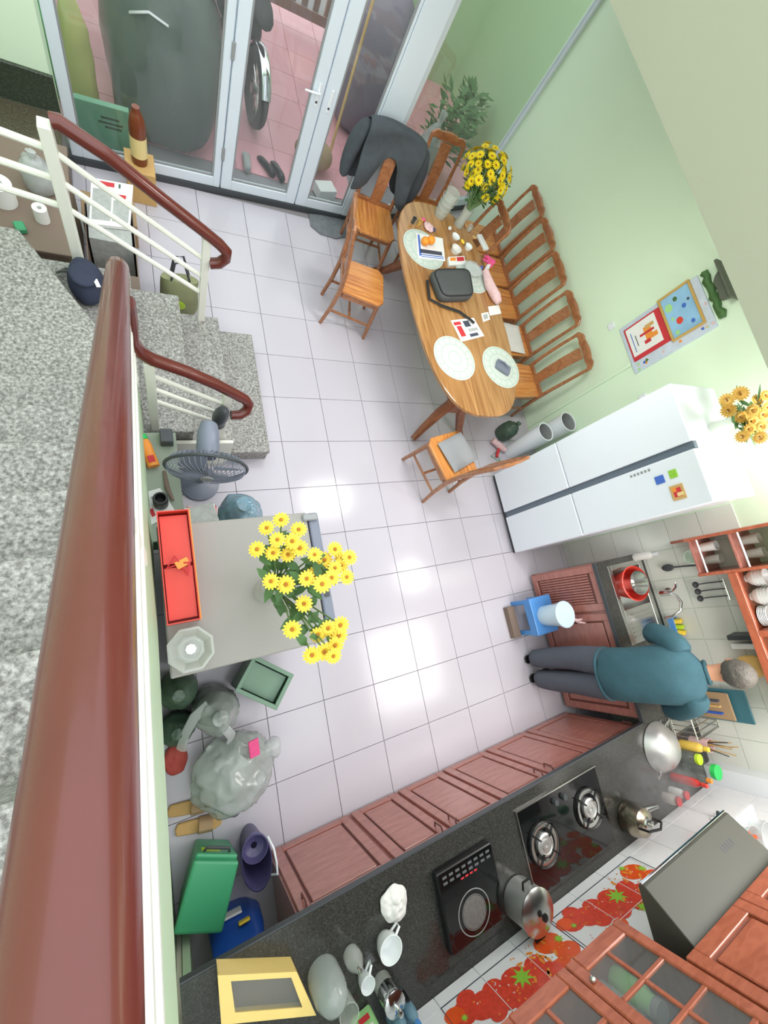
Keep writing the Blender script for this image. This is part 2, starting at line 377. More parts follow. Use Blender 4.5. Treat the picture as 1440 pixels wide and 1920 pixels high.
# printed fruit on the two decorated tile panels (flat print, a hair above the glaze)
def disc(cx, cz, rx, rz, a=0, n=14, y=WY+.0078, th=.0006):
    p = []
    for k in range(n):
        t = 2*pi*k/n; u, w = rx*cos(t), rz*sin(t); p.append((cx + u*cos(a) - w*sin(a), y, cz + u*sin(a) + w*cos(a)))
    return MB().slab(p, (0, th, 0))
def star(cx, cz, r, n=7, a=0, y=WY+.0094):
    p = []
    for k in range(2*n):
        q = r if k % 2 == 0 else r*.42; t = pi*k/n + a; p.append((cx + q*cos(t), y, cz + q*sin(t)))
    return MB().slab(p, (0, .0006, 0))
rs = random.Random(3)
for x0 in (.07, .835):
    red, ora, grn, edge = MB(), MB(), MB(), MB()
    for k, (u, w, s) in enumerate(((.08,.07,.075),(.17,.10,.085),(.25,.07,.06),(.28,.14,.085),(.37,.10,.075),(.40,.17,.08),(.49,.12,.07),(.53,.19,.07),(.33,.20,.06),(.2,.17,.05),(.45,.24,.06),(.12,.02,.05))):
        d = disc(x0+u, .87+w+.02, s, s*.8, rs.uniform(-.6,.6), y=WY+.0078+.0001*k); red.add(d.v, d.f)
    for k, (u, w, s) in enumerate(((.64,.07,.08),(.68,.17,.07),(.60,.21,.06),(.56,.30,.06),(.70,.27,.05),(.03,.05,.05),(.24,.25,.05))):
        d = disc(x0+u, .87+w+.02, s, s*.8, rs.uniform(-.4,.4), y=WY+.0079+.0001*k); ora.add(d.v, d.f)
    for (u, w, s) in ((.40,.13,.062),(.58,.27,.045),(.43,.27,.04),(.70,.10,.03),(.2,.27,.035),(.62,.02,.025),(.06,.10,.02)):
        d = star(x0+u, .87+w+.01, s, 8, rs.random()); grn.add(d.v, d.f)
    obj('fruit_print', red, G['straw_red'], wb); obj('fruit_print', ora, G['straw_or'], wb); obj('leaf_print', grn, G['straw_leaf'], wb)
    edge.bb(x0, WY+.007, .8685, x0+.75, WY+.0095, .8715); edge.bb(x0-.0015, WY+.007, .8685, x0+.0015, WY+.0095, 1.37); edge.bb(x0+.7485, WY+.007, .8685, x0+.7515, WY+.0095, 1.37)
    obj('border_print', edge, G['darkink'], wb)
    sd_, hi_ = MB(), MB()
    for k in range(70):
        u, w = rs.uniform(.05, .7), rs.uniform(.03, .26); d = disc(x0+u, .87+w, .006, .004, rs.uniform(0, 3), 6, y=WY+.0091); (sd_ if k % 3 else hi_).add(d.v, d.f)
    for k in range(16):
        u, w = rs.uniform(.4, .72), rs.uniform(.05, .3); d = disc(x0+u, .87+w, .02, .008, rs.uniform(0, 3), 8, y=WY+.0089); sd_.add(d.v, d.f)
    obj('seed_print', sd_, G['orange'], wb); obj('shine_print', hi_, G['pink'], wb)

# ---------------- glazed partition to the yard (slightly skewed to the tiles)
jl = MB()
for zj in (1.12,):
    jl.bb(.07, WY+.0092, zj-.0014, 1.585, WY+.0104, zj+.0014)
for xj in (.32, .57, 1.085, 1.335): jl.bb(xj-.0014, WY+.0092, .8716, xj+.0014, WY+.0104, 1.1186)
obj('joint_line', jl, G['wall_tile'], wb)
PA = math.atan2(2.94 - 2.785, 2.5); PO = Vector((-1.29, 2.785, 0)); PU = Vector((cos(PA), sin(PA), 0)); PN = Vector((-sin(PA), cos(PA), 0))
def pbox(b, s0, s1, z0, z1, d0=-.025, d1=.025, O=PO, U=PU, N=PN):
    P = [O + U*s + N*d + Vector((0, 0, z)) for z in (z0, z1) for (s, d) in ((s0, d0), (s1, d0), (s1, d1), (s0, d1))]
    return b.add(P, [(0,3,2,1),(4,5,6,7),(0,1,5,4),(1,2,6,5),(2,3,7,6),(3,0,4,7)])
sx = lambda x: (x + 1.29) / cos(PA)
TOPZ = 2.5
part_struct('trim_2', pbox(MB(), 0, sx(1.21), -.0, .05, -.04, .04), G['dgrey'])                      # dark sill
part_struct('trim_3', pbox(MB(), 0, sx(1.21), TOPZ, 2.6, -.04, .04), G['alu'])
def leaf_frame(name, xa, xb, wl, wr_, zb=.05, bot=.085, top=.07, pane_mat='pane', label=None):
    b = MB(); pbox(b, sx(xa), sx(xa)+wl, zb, TOPZ); pbox(b, sx(xb)-wr_, sx(xb), zb, TOPZ)
    pbox(b, sx(xa)+wl, sx(xb)-wr_, zb, zb+bot); pbox(b, sx(xa)+wl, sx(xb)-wr_, TOPZ-top, TOPZ)
    o = part_struct(name, b, G['alu'], bevel=.004)
    g = pbox(MB(), sx(xa)+wl+.002, sx(xb)-wr_-.002, zb+bot+.002, TOPZ-top-.002, -.004, .004); obj('pane', g, G[pane_mat], o)
    bd = MB(); i0, i1 = sx(xa)+wl, sx(xb)-wr_
    for (s0, s1, z0, z1) in ((i0, i0+.014, zb+bot, TOPZ-top), (i1-.014, i1, zb+bot, TOPZ-top), (i0+.014, i1-.014, zb+bot, zb+bot+.014)): pbox(bd, s0, s1, z0, z1, -.016, -.005)
    obj('glazing_bead', bd, G['grey'], o)
    return o
w1 = leaf_frame('window_1', -1.275, -.205, .07, .055)
d1 = leaf_frame('door_1', -.195, .482, .085, .09)
d2 = leaf_frame('door_2', .492, .985, .105, .02)
# wide post with two hooks
jb = part_struct('trim_4', pbox(MB(), sx(.988), sx(1.21), .05, TOPZ, -.03, .03), G['alu'], bevel=.004)
for z in (1.68, 1.05):
    hk = MB(); p0 = PO + PU*sx(1.095) - PN*.034
    hk.tube([p0 + Vector((0,0,.05)) - PN*.0, p0 + Vector((0,0,.06)) - PN*.03, p0 + Vector((0,0,.0)) - PN*.045, p0 + Vector((0,0,-.05)) - PN*.03, p0 + Vector((0,0,-.06)) - PN*.05, p0+Vector((0,0,-.03)) - PN*.06], .006, 8)
    hk.cyl(p0 + Vector((0,0,.05)) + PN*.004, p0 + Vector((0,0,.05)) - PN*.006, .02, n=14)
    obj('hook', hk, G['grey'], jb, smooth=True)
for (par, s, zz) in ((d1, sx(.437), .985), (d2, sx(.545), .97)):
    b = MB(); pbox(b, s-.014, s+.014, zz-.09, zz+.07, -.034, -.0255); obj('lock_plate', b, G['white'], par, bevel=.003)
    p = PO + PU*s + Vector((0, 0, zz+.02))
    if par is d1:
        b = MB().tube([p - PN*.03, p - PN*.065, p - PN*.07 - PU*.04, p - PN*.07 - PU*.12], [.009, .009, .009, .007], 8); obj('lever_handle', b, G['white'], par, smooth=True)
    b = MB().cyl(p - PN*.036 - Vector((0,0,.075)), p - PN*.0345 - Vector((0,0,.075)), .009, n=10); obj('keyhole', b, G['dgrey'], par)
for zz in (.35, 1.05, 2.1):
    b = MB(); pbox(b, sx(-.2)-.012, sx(-.2)+.012, zz-.05, zz+.05, -.036, -.0255); obj('hinge', b, G['grey'], d1, bevel=.002)
# angled glazing between the post and the right wall
QO = Vector((1.215, 2.955, 0)); QE = Vector((WX - .005, 3.66, 0)); QU = (QE - QO).normalized(); QN = Vector((-QU.y, QU.x, 0)); QL = (QE - QO).length
b = MB()
for (s0, s1, z0, z1) in ((0, .05, .05, TOPZ), (QL-.05, QL, .05, TOPZ), (.05, QL-.05, .05, .14), (.05, QL-.05, TOPZ-.07, TOPZ)): pbox(b, s0, s1, z0, z1, -.025, .025, QO, QU, QN)
w2 = part_struct('window_2', b, G['alu'], bevel=.004)
obj('pane', pbox(MB(), .052, QL-.052, .142, TOPZ-.072, -.004, .004, QO, QU, QN), G['pane'], w2)
part_struct('trim_5', pbox(MB(), 0, QL, 0, .05, -.04, .04, QO, QU, QN), G['dgrey'])
part_struct('trim_6', pbox(MB(), 0, QL, TOPZ, 2.6, -.04, .04, QO, QU, QN), G['alu'])
# floor wedge under the angled glazing
wf = part_struct('floor_2', MB().prism([(1.0, 2.81), (WX, 2.81), (WX, 3.62), (1.24, 2.93)], -.1, -.001), G['tile'])
# wall left of the partition with granite plinth and ledge
part_struct('wall_far', MB().bb(-2.3, 2.76, 0, -1.30, 2.95, 4.2), G['green'])
part_struct('wall_far_2', MB().prism([(-1.3, 2.83), (.87, 2.965), (.87, 3.05), (-1.3, 2.95)], 2.6, 4.2), G['green'])
part_struct('trim_7', MB().bb(-2.3, 2.735, .35, -1.285, 2.76, .57), G['darkgranite'], bevel=.003)
part_struct('trim_8', MB().bb(-2.3, 2.44, 0, -1.285, 2.735, .35), speckle('brown_granite', [(.3,(62,58,46)),(.55,(92,86,70)),(.8,(126,120,102))], 80, .35), bevel=.004)

# ---------------- stairs: three steps up from the floor, a landing, a winder, then the flight beside the camera
st = thing('staircase', 'grey speckled granite stairs with winder steps beside the white balustrade', 'staircase', (-1.0, .7, 0))
st['kind'] = 'structure'
def step(poly, z, zb, back=.0):
    b = MB().prism(poly, z - .03, z); obj('tread', b, G['granite'], st, bevel=.004)
    # riser body, a little smaller
    cx = sum(p[0] for p in poly)/len(poly); cy = sum(p[1] for p in poly)/len(poly)
    q = [(cx + (x-cx)*.97, cy + (y-cy)*.97) for x, y in poly]
    obj('riser', MB().prism(q, zb, z - .03), G['granite'], st)
step([(-.44, .24), (-.15, .24), (-.15, 1.25), (-.44, 1.25)], .17, 0)
step([(-.70, .24), (-.42, .24), (-.42, 1.23), (-.70, 1.23)], .34, 0)
step([(-.97, .24), (-.68, .24), (-.68, 1.23), (-.97, 1.23)], .51, 0)
step([(-1.46, 1.20), (-1.40, 1.13), (-.99, .45), (-.945, .3), (-.945, 1.20)], .68, 0)
step([(-2.3, 1.20), (-1.42, 1.20), (-.965, .42), (-.965, .24), (-2.3, .24)], .85, .0)
for k in range(8):
    z = 1.03 + .18*k; y1 = .265 - .24*k
    step([(-2.3, y1 - .27), (-.985, y1 - .27), (-.985, y1), (-2.3, y1)], z, z - .22)
# side string of the flight
pf = []
SL = .75
def strz(y): return 1.03 + SL*(.265 - y)
obj('side_string', MB().slab([(-.982, .30, .62), (-.982, .30, strz(.30)+.05), (-.982, -1.75, strz(-1.75)+.05), (-.982, -1.75, strz(-1.75)-.42), (-.982, -.3, .62)], (.032, 0, 0)), G['palegreen'], st)

# ---------------- balustrades
def railz(y): return 1.61 + .75*(.375 - y)
RX = -.962
rail_a = thing('stair_railing', 'dark red varnished handrail with white rails on the upper flight', 'railing', (RX, .3, .85))
hp = [(RX + .03, .26, 1.24), (RX + .012, .262, 1.36), (RX, .275, 1.50), (RX, .30, 1.595), (RX, .345, 1.635)]
path = [(RX, .40, railz(.40)-.03), (RX, .36, railz(.36))] + [(RX, .30 - .1*k, railz(.30 - .1*k)) for k in range(23)]
hr = MB().tube(path, [.028] + [.036]*(len(path)-1), 20)
obj('handrail', hr, G['rail'], rail_a, smooth=True, sharp=60)
for dz in (.16, .30, .44):
    yy0, yy1 = .28, -1.9
    obj('bar', MB().box((RX+.012, (yy0+yy1)/2, railz((yy0+yy1)/2) - dz), (.022, sqrt((yy0-yy1)**2*(1+.75**2)), .03), (math.atan(-.75), 0, 0)), G['whitemetal'], rail_a, bevel=.003)
for y in (.22, -.75, -1.72):
    obj('post', MB().bb(RX-.02, y-.02, strz(y)+.04, RX+.02, y+.02, railz(y)-.03), G['whitemetal'], rail_a, bevel=.003)
rail_b = thing('stair_railing', 'short handrail with white bars beside the lowest steps and the fan', 'railing', (-.7, .27, .17))
YN = .27
low = [(-.945, YN-.02, 1.585), (-.945, YN-.005, 1.45), (-.95, YN, 1.33), (-.925, YN, 1.255), (-.88, YN, 1.205), (-.735, YN, 1.125), (-.60, YN, 1.03), (-.50, YN, .945), (-.43, YN, .885), (-.40, YN-.005, .84), (-.41, YN-.03, .80), (-.45, YN-.05, .785), (-.50, YN-.055, .79)]
obj('handrail', MB().tube(low, [.03, .03] + [.03]*9 + [.029, .026], 16), G['rail'], rail_b, smooth=True, sharp=60)
for dz in (.14, .26, .38):
    a = Vector((-.88, YN, 1.205-dz)); c = Vector((-.52, YN, .945-dz))
    obj('bar', MB().tube([a, c], .012, 8), G['whitemetal'], rail_b, smooth=True)
obj('post', MB().bb(-.545, YN-.02, .34, -.50, YN+.02, .93), G['whitemetal'], rail_b, bevel=.003)
obj('post', MB().bb(-.915, YN-.022, .51, -.87, YN+.022, 1.19), G['whitemetal'], rail_b, bevel=.003)
rail_c = thing('stair_railing', 'handrail with white bars along the landing facing the glazed doors', 'railing', (-.9, 1.2, .34))
YF = 1.2
p = [(-1.16, YF, 1.445), (-1.14, YF, 1.45), (-.979, YF, 1.365), (-.77, YF, 1.217), (-.56, YF, 1.075), (-.47, YF, 1.01), (-.425, YF, .965), (-.425, YF, .915), (-.46, YF-.005, .875), (-.515, YF-.01, .865)]
obj('handrail', MB().tube(p, .032, 16), G['rail'], rail_c, smooth=True, sharp=60)
def farz(x): return 1.365 - .69*(x + .979)
for dz in (.19, .33, .47):
    obj('bar', MB().tube([(-1.17, YF, farz(-1.17)-dz), (-.55, YF, farz(-.55)-dz)], .014, 8), G['whitemetal'], rail_c, smooth=True)
    obj('bar', MB().tube([(-2.28, YF, 1.30-dz+.24+.14), (-1.20, YF, farz(-1.19)-dz)], .015, 8), G['whitemetal'], rail_c, smooth=True)
obj('post', MB().bb(-1.215, YF-.03, .85 if False else .68, -1.165, YF+.03, 1.43), G['whitemetal'], rail_c, bevel=.003)
obj('post', MB().bb(-.56, YF-.02, .34, -.515, YF+.02, 1.03), G['whitemetal'], rail_c, bevel=.003)
# ================================================================= YARD behind the glass
yg = part_struct('yard_ground', MB().prism([(-2.4, 3.03), (1.1, 3.03), (WX + .14, 3.76), (WX + 3, 3.76), (WX + 3, 9), (-2.4, 9)], -.15, -.021), G['grout'])
for i in range(-4, 9):
    for j in range(8, 15):
        if j*.4 < 3.1 and i > 1: continue
        y0 = max(j*.4, 3.05)
        if i*.4 > 1.0 and y0 < 3.6: continue
        tile_obj(.4, j*.4+.4-y0, 'yard_tile', G['pinkfloor'], yg, (i*.4, y0, -.02))
part_struct('wall_yard', MB().bb(-2.4, 3.0, -.1, -1.75, 6.4, 2.2), G['yardwall'])
part_struct('wall_yard_2', MB().bb(3.3, 3.76, -.1, 3.5, 9, 3.0), G['yardwall'])
part_struct('wall_yard_3', MB().bb(1.75, 5.9, -.1, 3.3, 6.05, 3.0), G['yardwall'])
# street gate
gt = thing('street_gate', 'tall brown street gate with upright slats beyond the glass doors', 'gate', (.1, 5.75, 0))
for k in range(26):
    x = -1.7 + .135*k
    obj('slat', MB().bb(x, 5.72, .12, x+.065, 5.75, 2.0), G['gatebrown'], gt)
for z in (.08, .55, 1.3): obj('rail', MB().bb(-1.72, 5.69, z, 1.74, 5.72, z+.09), G['gatebrown'], gt)
for x in (-1.72, 0, 1.68): obj('post', MB().bb(x, 5.755, 0, x+.07, 5.81, 2.05), G['gatebrown'], gt)
# covered motorbike
def cover(name, cx, cy, L, H, W, mt, label, cat, ang=0, seed=1, nose=.55, grp=None):
    rings = []; N = 18
    for i in range(9):
        t = i/8; y = (t-.5)*L
        h = H*(.62 + .38*sin(pi*min(1, t*1.25)))*(1 if .03 < t < .97 else .7); w = W*(.55+.45*sin(pi*(.12+.76*t)))
        ring = []
        for k in range(N):
            a = 2*pi*k/N; u, v = cos(a), sin(a)
            px = w*.5*(abs(u)**.7)*(1 if u > 0 else -1); pz = h*.5 + h*.5*(abs(v)**.6)*(1 if v > 0 else -1)
            if v > 0: px *= (1 - nose*v)
            ring.append(Vector((px, y, pz)))
        rings.append(ring)
    b = MB().loft(rings); b.wobble(.075, 2.6, seed, pin=.02); b.wobble(.025, 8, seed+3, pin=.02)
    M = Matrix.Translation((cx, cy, -.012)) @ Matrix.Rotation(ang, 4, 'Z'); b.v = [M @ p for p in b.v]
    zmin = min(p.z for p in b.v)
    for p in b.v: p.z += -.012 - zmin
    return tag(obj(name, b, mt, smooth=True, sub=1), label, cat, grp)
cmb = cover('covered_motorbike', -.52, 3.90, 1.62, 1.08, .95, G['tarp'], 'motorbike under a grey green rain cover behind the fixed glass pane', 'motorbike', radians(-8), 2)
for P_ in ([(-.30, 3.62), (-.20, 3.78), (-.12, 3.95)], [(-.80, 3.30), (-.68, 3.27), (-.56, 3.26)]):
    from mathutils.bvhtree import BVHTree
    vs_ = [cmb.matrix_basis @ v.co for v in cmb.data.vertices]; bv_ = BVHTree.FromPolygons(vs_, [tuple(p.vertices) for p in cmb.data.polygons])
    pts = []
    for (x, y) in P_:
        h = bv_.ray_cast(Vector((x, y, 3)), Vector((0, 0, -1)))[0]
        if h: pts.append(h + Vector((0, 0, .0)))
    if len(pts) > 1: obj('reflective_strip', MB().tube(pts, .016, 8, flat=.5), G['dullsteel'], cmb, smooth=True)
cover('covered_scooter', 1.62, 4.75, 1.35, 1.15, .8, G['tarp2'], 'scooter under a mauve cover seen through the right hand glass door', 'motorbike', radians(-20), 5)
# uncovered dark motorbike
mb_ = thing('motorbike', 'dark uncovered motorbike parked beside the pink tiled path', 'motorbike', (.16, 4.45, -.012), radians(6))
def wheel(y):
    o = obj('wheel', MB().tube([(0, y + .24*cos(a), .3 + .24*sin(a)) for a in [2*pi*k/24 for k in range(24)]], .05, 10, closed=True), G['rubber'], mb_, W=False, smooth=True)
    _TF[o.name] = _TF[mb_.name]
    sp = MB().cyl((-.05, y, .3), (.05, y, .3), .04)
    for k in range(6):
        a = pi*k/6; sp.cyl((0, y-.22*cos(a), .3-.22*sin(a)), (0, y+.22*cos(a), .3+.22*sin(a)), .006, n=6)
    obj('hub_and_spokes', sp, G['steel'], o, W=False)
wheel(-.6); wheel(.6)
obj('body', MB().ell((0, .05, .52), (.13, .45, .2)).ell((0, .35, .72), (.12, .18, .16)), G['black'], mb_, W=False, smooth=True)
obj('seat', MB().ell((0, -.28, .76), (.12, .36, .07)), G['rubber'], mb_, W=False, smooth=True)
obj('fork', MB().tube([(.07, .62, .3), (.07, .5, .85)], .018).tube([(-.07, .62, .3), (-.07, .5, .85)], .018), G['steel'], mb_, W=False, smooth=True)
obj('handlebar', MB().tube([(-.33, .38, 1.0), (-.12, .47, .95), (.12, .47, .95), (.33, .38, 1.0)], .016), G['dgrey'], mb_, W=False, smooth=True)
obj('mudguard', MB().tube([(0, -.6+.31*cos(a), .3+.31*sin(a)) for a in [radians(20+14*k) for k in range(11)]], .04, 8, flat=.3), G['chrome'], mb_, W=False, smooth=True)
# things on the yard floor
def sack(name, c, r, h, mt, label, seed, cat='sack', z=-.012, tied=True, grp=None, fill=None):
    prof = [(0, 0), (.8, .0), (1, .12), (1.02, .4), (.9, .68), (.55, .86)] + ([(.18, .95), (.3, 1.08), (.05, 1.1)] if tied else [(.2, .95), (0, .98)])
    pts = []
    for i in range(len(prof)-1):
        m = max(1, int(14*math.hypot(prof[i+1][0]-prof[i][0], prof[i+1][1]-prof[i][1])))
        for j in range(m): t = j/m; pts.append((prof[i][0]*(1-t)+prof[i+1][0]*t, prof[i][1]*(1-t)+prof[i+1][1]*t))
    pts.append(prof[-1])
    b = MB().lathe([(r*q, h*w) for q, w in pts], (c[0], c[1], z), 52); b.crumple((c[0], c[1], z+h*.4), r*.17, .55/r, seed, pin=z+.005)
    for p in b.v: p.z = max(p.z, z)
    if mt in (G['film'], G['greyfilm'], G['bluefilm']):
        t = thing(name, label, cat, (c[0], c[1], z), 0, grp); obj('film', b, mt, t, smooth=True, sharp=70)
        q = MB().lathe([(r*.86*max(0, u-.06), h*.84*w+.006) for u, w in pts], (c[0], c[1], z), 26); q.crumple((c[0], c[1], z+h*.4), r*.22, .7/r, seed+4, pin=z+.02)
        for p in q.v: p.z = max(p.z, z+.004)
        obj('contents', q, fill or G['newsgrey'], t, smooth=True, sharp=60); return t
    return tag(obj(name, b, mt, smooth=True, sharp=70), label, cat, grp)
sack('rice_sack', (-1.16, 3.30), .10, .82, G['sackyellow'], 'upright yellow and white sack against the yard side of the pane', 4)
sack('feed_sack', (-1.42, 3.44), .12, .72, G['sackgreen'], 'dark green printed sack behind the yellow sack', 6)
b = MB().slab([PO + PU*s - PN*.0 + Vector((0, .13, z)) for (s, z) in ((.03, 0), (.43, 0), (.43, .36), (.03, .36))], (0, .05, 0)); 
gb = tag(obj('flat_carton', b, G['signgreen'], bevel=.003), 'sea green printed carton standing behind the fixed pane', 'carton')
pr = MB()
for k, (s0, s1, z) in enumerate(((.24, .36, .27), (.22, .38, .235), (.26, .37, .205))):
    pr.add([PO + PU*s + Vector((0, .129, zz)) for (s, zz) in ((s0, z), (s1, z), (s1, z+.016), (s0, z+.016))], [(0, 1, 2, 3)])
obj('print', pr, G['darkgreen'], gb)
def shoe(name, c, ang, mt, label, L=.26, z=-.012, cat='shoe', grp=None):
    b = MB(); rings = []
    for t, w, h in ((0, .5, .5), (.06, .8, .75), (.3, .85, .8), (.5, .8, .62), (.75, 1, .42), (.93, .85, .3), (1, .5, .18)):
        x = (t-.5)*L; rings.append([Vector((x, .045*w*cos(a), .045*h + .045*h*sin(a))) for a in [2*pi*k/12 for k in range(12)]])
    b.loft(rings); M = Matrix.Translation((c[0], c[1], z)) @ Matrix.Rotation(ang, 4, 'Z'); b.v = [M @ p for p in b.v]
    o = obj(name, b, mt, smooth=True, sub=1)
    return tag(o, label, cat, grp)
shoe('shoe', (.29, 3.32), 2.0, G['black'], 'black shoe on the pink yard tiles behind the glass door', grp='black shoes in the yard')
shoe('shoe', (.40, 3.30), 1.8, G['black'], 'black shoe on the pink yard tiles behind the glass door', grp='black shoes in the yard')
shoe('shoe', (.10, 3.30), 1.5, G['newsgrey'], 'pale grey shoe beside the black pair in the yard')
tag(obj('broom_stick', MB().cyl((.95, 3.55, .0), (1.22, 4.35, 1.15), .014, n=10), G['tan'], smooth=True), 'thin wooden pole leaning in front of the mauve cover', 'pole')
tag(obj('carton', MB().box((.86, 3.18, .04), (.2, .14, .1), (0, 0, .3)), G['paper'], bevel=.004), 'small white carton at the foot of the right hand door outside', 'carton')
tag(obj('duffel_bag', MB().ell((.78, 3.52, .12), (.2, .16, .13)).wobble(.02, 6, 3, pin=.0), G['cardboard'], smooth=True), 'brown soft bag on the yard floor by the wooden pole', 'bag')
# behind the angled pane: hanging bottle bag and leafy plants
sack('bottle_bag', (2.05, 3.75), .13, .72, G['film'], 'clear plastic bag of bottles behind the angled pane', 8, 'bag', grp=None)
rl = random.Random(9)
def leafy(name, c, r, n, h, mt, label, cat='plant'):
    t = thing(name, label, cat, (c[0], c[1], -.012))
    obj('pot', MB().lathe([(.0, 0), (.1, 0), (.13, .2), (.12, .2), (.1, .17), (0, .17)], (c[0], c[1], -.012), 16), G['cardboard'], t, smooth=True)
    b = MB()
    for k in range(n):
        a = rl.uniform(0, 2*pi); q = r*sqrt(rl.random()); z = h*rl.uniform(.3, 1); p = Vector((c[0]+q*cos(a), c[1]+q*sin(a), z))
        d = Vector((cos(a), sin(a), rl.uniform(-.2, .9))).normalized(); s = d.cross(Vector((0, 0, 1))).normalized(); L = rl.uniform(.08, .15)
        b.add([p, p + d*L*.5 + s*L*.28, p + d*L, p + d*L*.5 - s*L*.28], [(0, 1, 2, 3)])
    o = obj('foliage', b, mt, t); o['kind'] = 'stuff'
leafy('potted_plant', (2.42, 4.12), .24, 240, .75, G['leaf'], 'leafy potted plant behind the angled pane beside the green wall')
leafy('potted_plant', (2.95, 4.75), .16, 200, .62, G['leaf'], 'low leafy potted plant in the yard corner by the side wall')
tag(obj('power_cable', MB().tube([(2.62, 5.85, 2.9), (2.60, 5.84, 1.6), (2.58, 5.84, .6)], .012, 8), G['dgrey'], smooth=True), 'dark cable running down the green yard wall', 'cable')
# ================================================================= KITCHEN
CT = .80
def panel_door(parent, face, a0, a1, z0, z1, mt, axis='y', name='door', raised=True, sgn=1, groove='cabedge', handle=None):
    """door leaf on a vertical plane. axis 'y': plane y = face, spans x a0..a1, looks +y.  axis 'x': plane x = face, spans y, looks -x"""
    def bx(b, u0, u1, w0, w1, d0, d1):
        if axis == 'y': return b.bb(u0, face + d0, w0, u1, face + d1, w1)
        return b.bb(face - d0, u0, w0, face - d1, u1, w1)
    st_ = min(.06, (a1-a0)*.2)
    b = MB(); bx(b, a0, a0+st_, z0, z1, 0, .02); bx(b, a1-st_, a1, z0, z1, 0, .02); bx(b, a0+st_, a1-st_, z0, z0+st_, 0, .02); bx(b, a0+st_, a1-st_, z1-st_, z1, 0, .02)
    d = obj(name, b, mt, parent, bevel=.003)
    obj('panel_recess', bx(MB(), a0+st_, a1-st_, z0+st_, z1-st_, 0, .008), G[groove], d)
    if raised: obj('raised_panel', bx(MB(), a0+st_+.014, a1-st_-.014, z0+st_+.014, z1-st_-.014, .008, .018), mt, d, bevel=.006)
    if handle:
        u, w = handle; k = MB()
        if axis == 'y': k.tube([(u, face+.02, w-.04), (u, face+.045, w-.035), (u, face+.045, w+.035), (u, face+.02, w+.04)], .005, 8)
        else: k.tube([(face-.02, u-.04, w), (face-.045, u-.035, w), (face-.045, u+.035, w), (face-.02, u+.04, w)], .005, 8)
        obj('handle', k, G['cabedge'], d, smooth=True)
    return d
XD = [-.50, .035, .41, .81, 1.24, 1.70, 2.245]
descs = ['at the end beside the purple bucket', 'second from the purple bucket, under the white cloth', 'under the induction cooker, third along the run', 'below the left gas burner', 'below the right gas burner', 'in the corner behind the standing person']
for k in range(6):
    x0, x1 = XD[k], XD[k+1]
    c = thing('base_cabinet', 'rose brown wooden base cabinet ' + descs[k], 'cabinet', ((x0+x1)/2, -2.6, 0), 0, 'base cabinets under the cooker counter')
    obj('body', MB().bb(x0+.001, -2.90, .08, x1-.001, -2.372, .765), G['cab'], c)
    obj('plinth', MB().bb(x0+.001, -2.90, 0, x1-.001, -2.40, .08), G['cab'], c)
    obj('face_frame', MB().bb(x0+.001, -2.372, .0, x1-.001, -2.36, .10).bb(x0+.001, -2.372, .62, x1-.001, -2.36, .765).bb(x0+.001, -2.372, .10, x0+.025, -2.36, .62).bb(x1-.025, -2.372, .10, x1-.001, -2.36, .62), G['cab'], c)
    panel_door(c, -2.36, x0+.012, x1-.012, .03, .745, G['cab'], handle=(x1-.05 if k % 2 else x0+.05, .66))
# sink run
ys = [-1.06, -1.46, -1.88, -2.30]
sd = ['with a fluted panel, beside the fridge', 'behind the blue stool and bucket', 'behind the standing person']
for k in range(3):
    y1, y0 = ys[k], ys[k+1]
    c = thing('sink_cabinet', 'rose brown wooden sink cabinet ' + sd[k], 'cabinet', (2.55, (y0+y1)/2, 0), 0, 'cabinets under the sink counter')
    if k < 2:
        obj('body', MB().bb(2.262, y0+.001, .08, WX-.012, y1-.001, .60).bb(2.262, y0+.001, .60, 2.28, y1-.001, .765), G['cab'], c)
    else: obj('body', MB().bb(2.262, y0+.001, .08, WX-.012, y1-.001, .765), G['cab'], c)
    obj('plinth', MB().bb(2.30, y0+.001, 0, WX-.012, y1-.001, .08), G['cab'], c)
    d = panel_door(c, 2.262, y0+.012, y1-.012, .04, .745, G['cab'], axis='x', raised=(k > 0))
    if k == 0:
        for q in range(11):
            yy = y0 + .085 + q*(y1-y0-.17)/10
            obj('flute', MB().bb(2.254, yy-.008, .12, 2.247, yy+.008, .66), G['cab'], d, bevel=.003)
# L shaped black granite worktop with a hole for the sink
SX0, SX1, SY0, SY1 = 2.35, 2.80, -1.74, -1.12
ct = MB()
ct.bb(-1.0, WY+.001, .765, WX-.115, -2.31, CT).bb(WX-.115, WY+.145, .765, WX-.008, -2.31, CT)
ct.bb(2.215, -2.31, .765, WX-.008, SY0, CT).bb(2.215, SY1, .765, WX-.008, -1.055, CT).bb(2.215, SY0, .765, SX0, SY1, CT).bb(SX1, SY0, .765, WX-.008, SY1, CT)
cto = tag(obj('worktop', ct, G['blackstone']), 'glossy black granite worktop running round the kitchen corner', 'worktop')
obj('front_edge', MB().bb(-1.0, -2.31, .765, 2.205, -2.302, CT-.002).bb(2.205, -2.302, .765, 2.2149, -1.055, CT-.002), G['dgrey'], cto)
tag(obj('worktop_support', MB().bb(-1.0, -2.9, 0, -.965, -2.48, .765), G['palegreen']), 'pale green upright slab carrying the free end of the worktop', 'support')
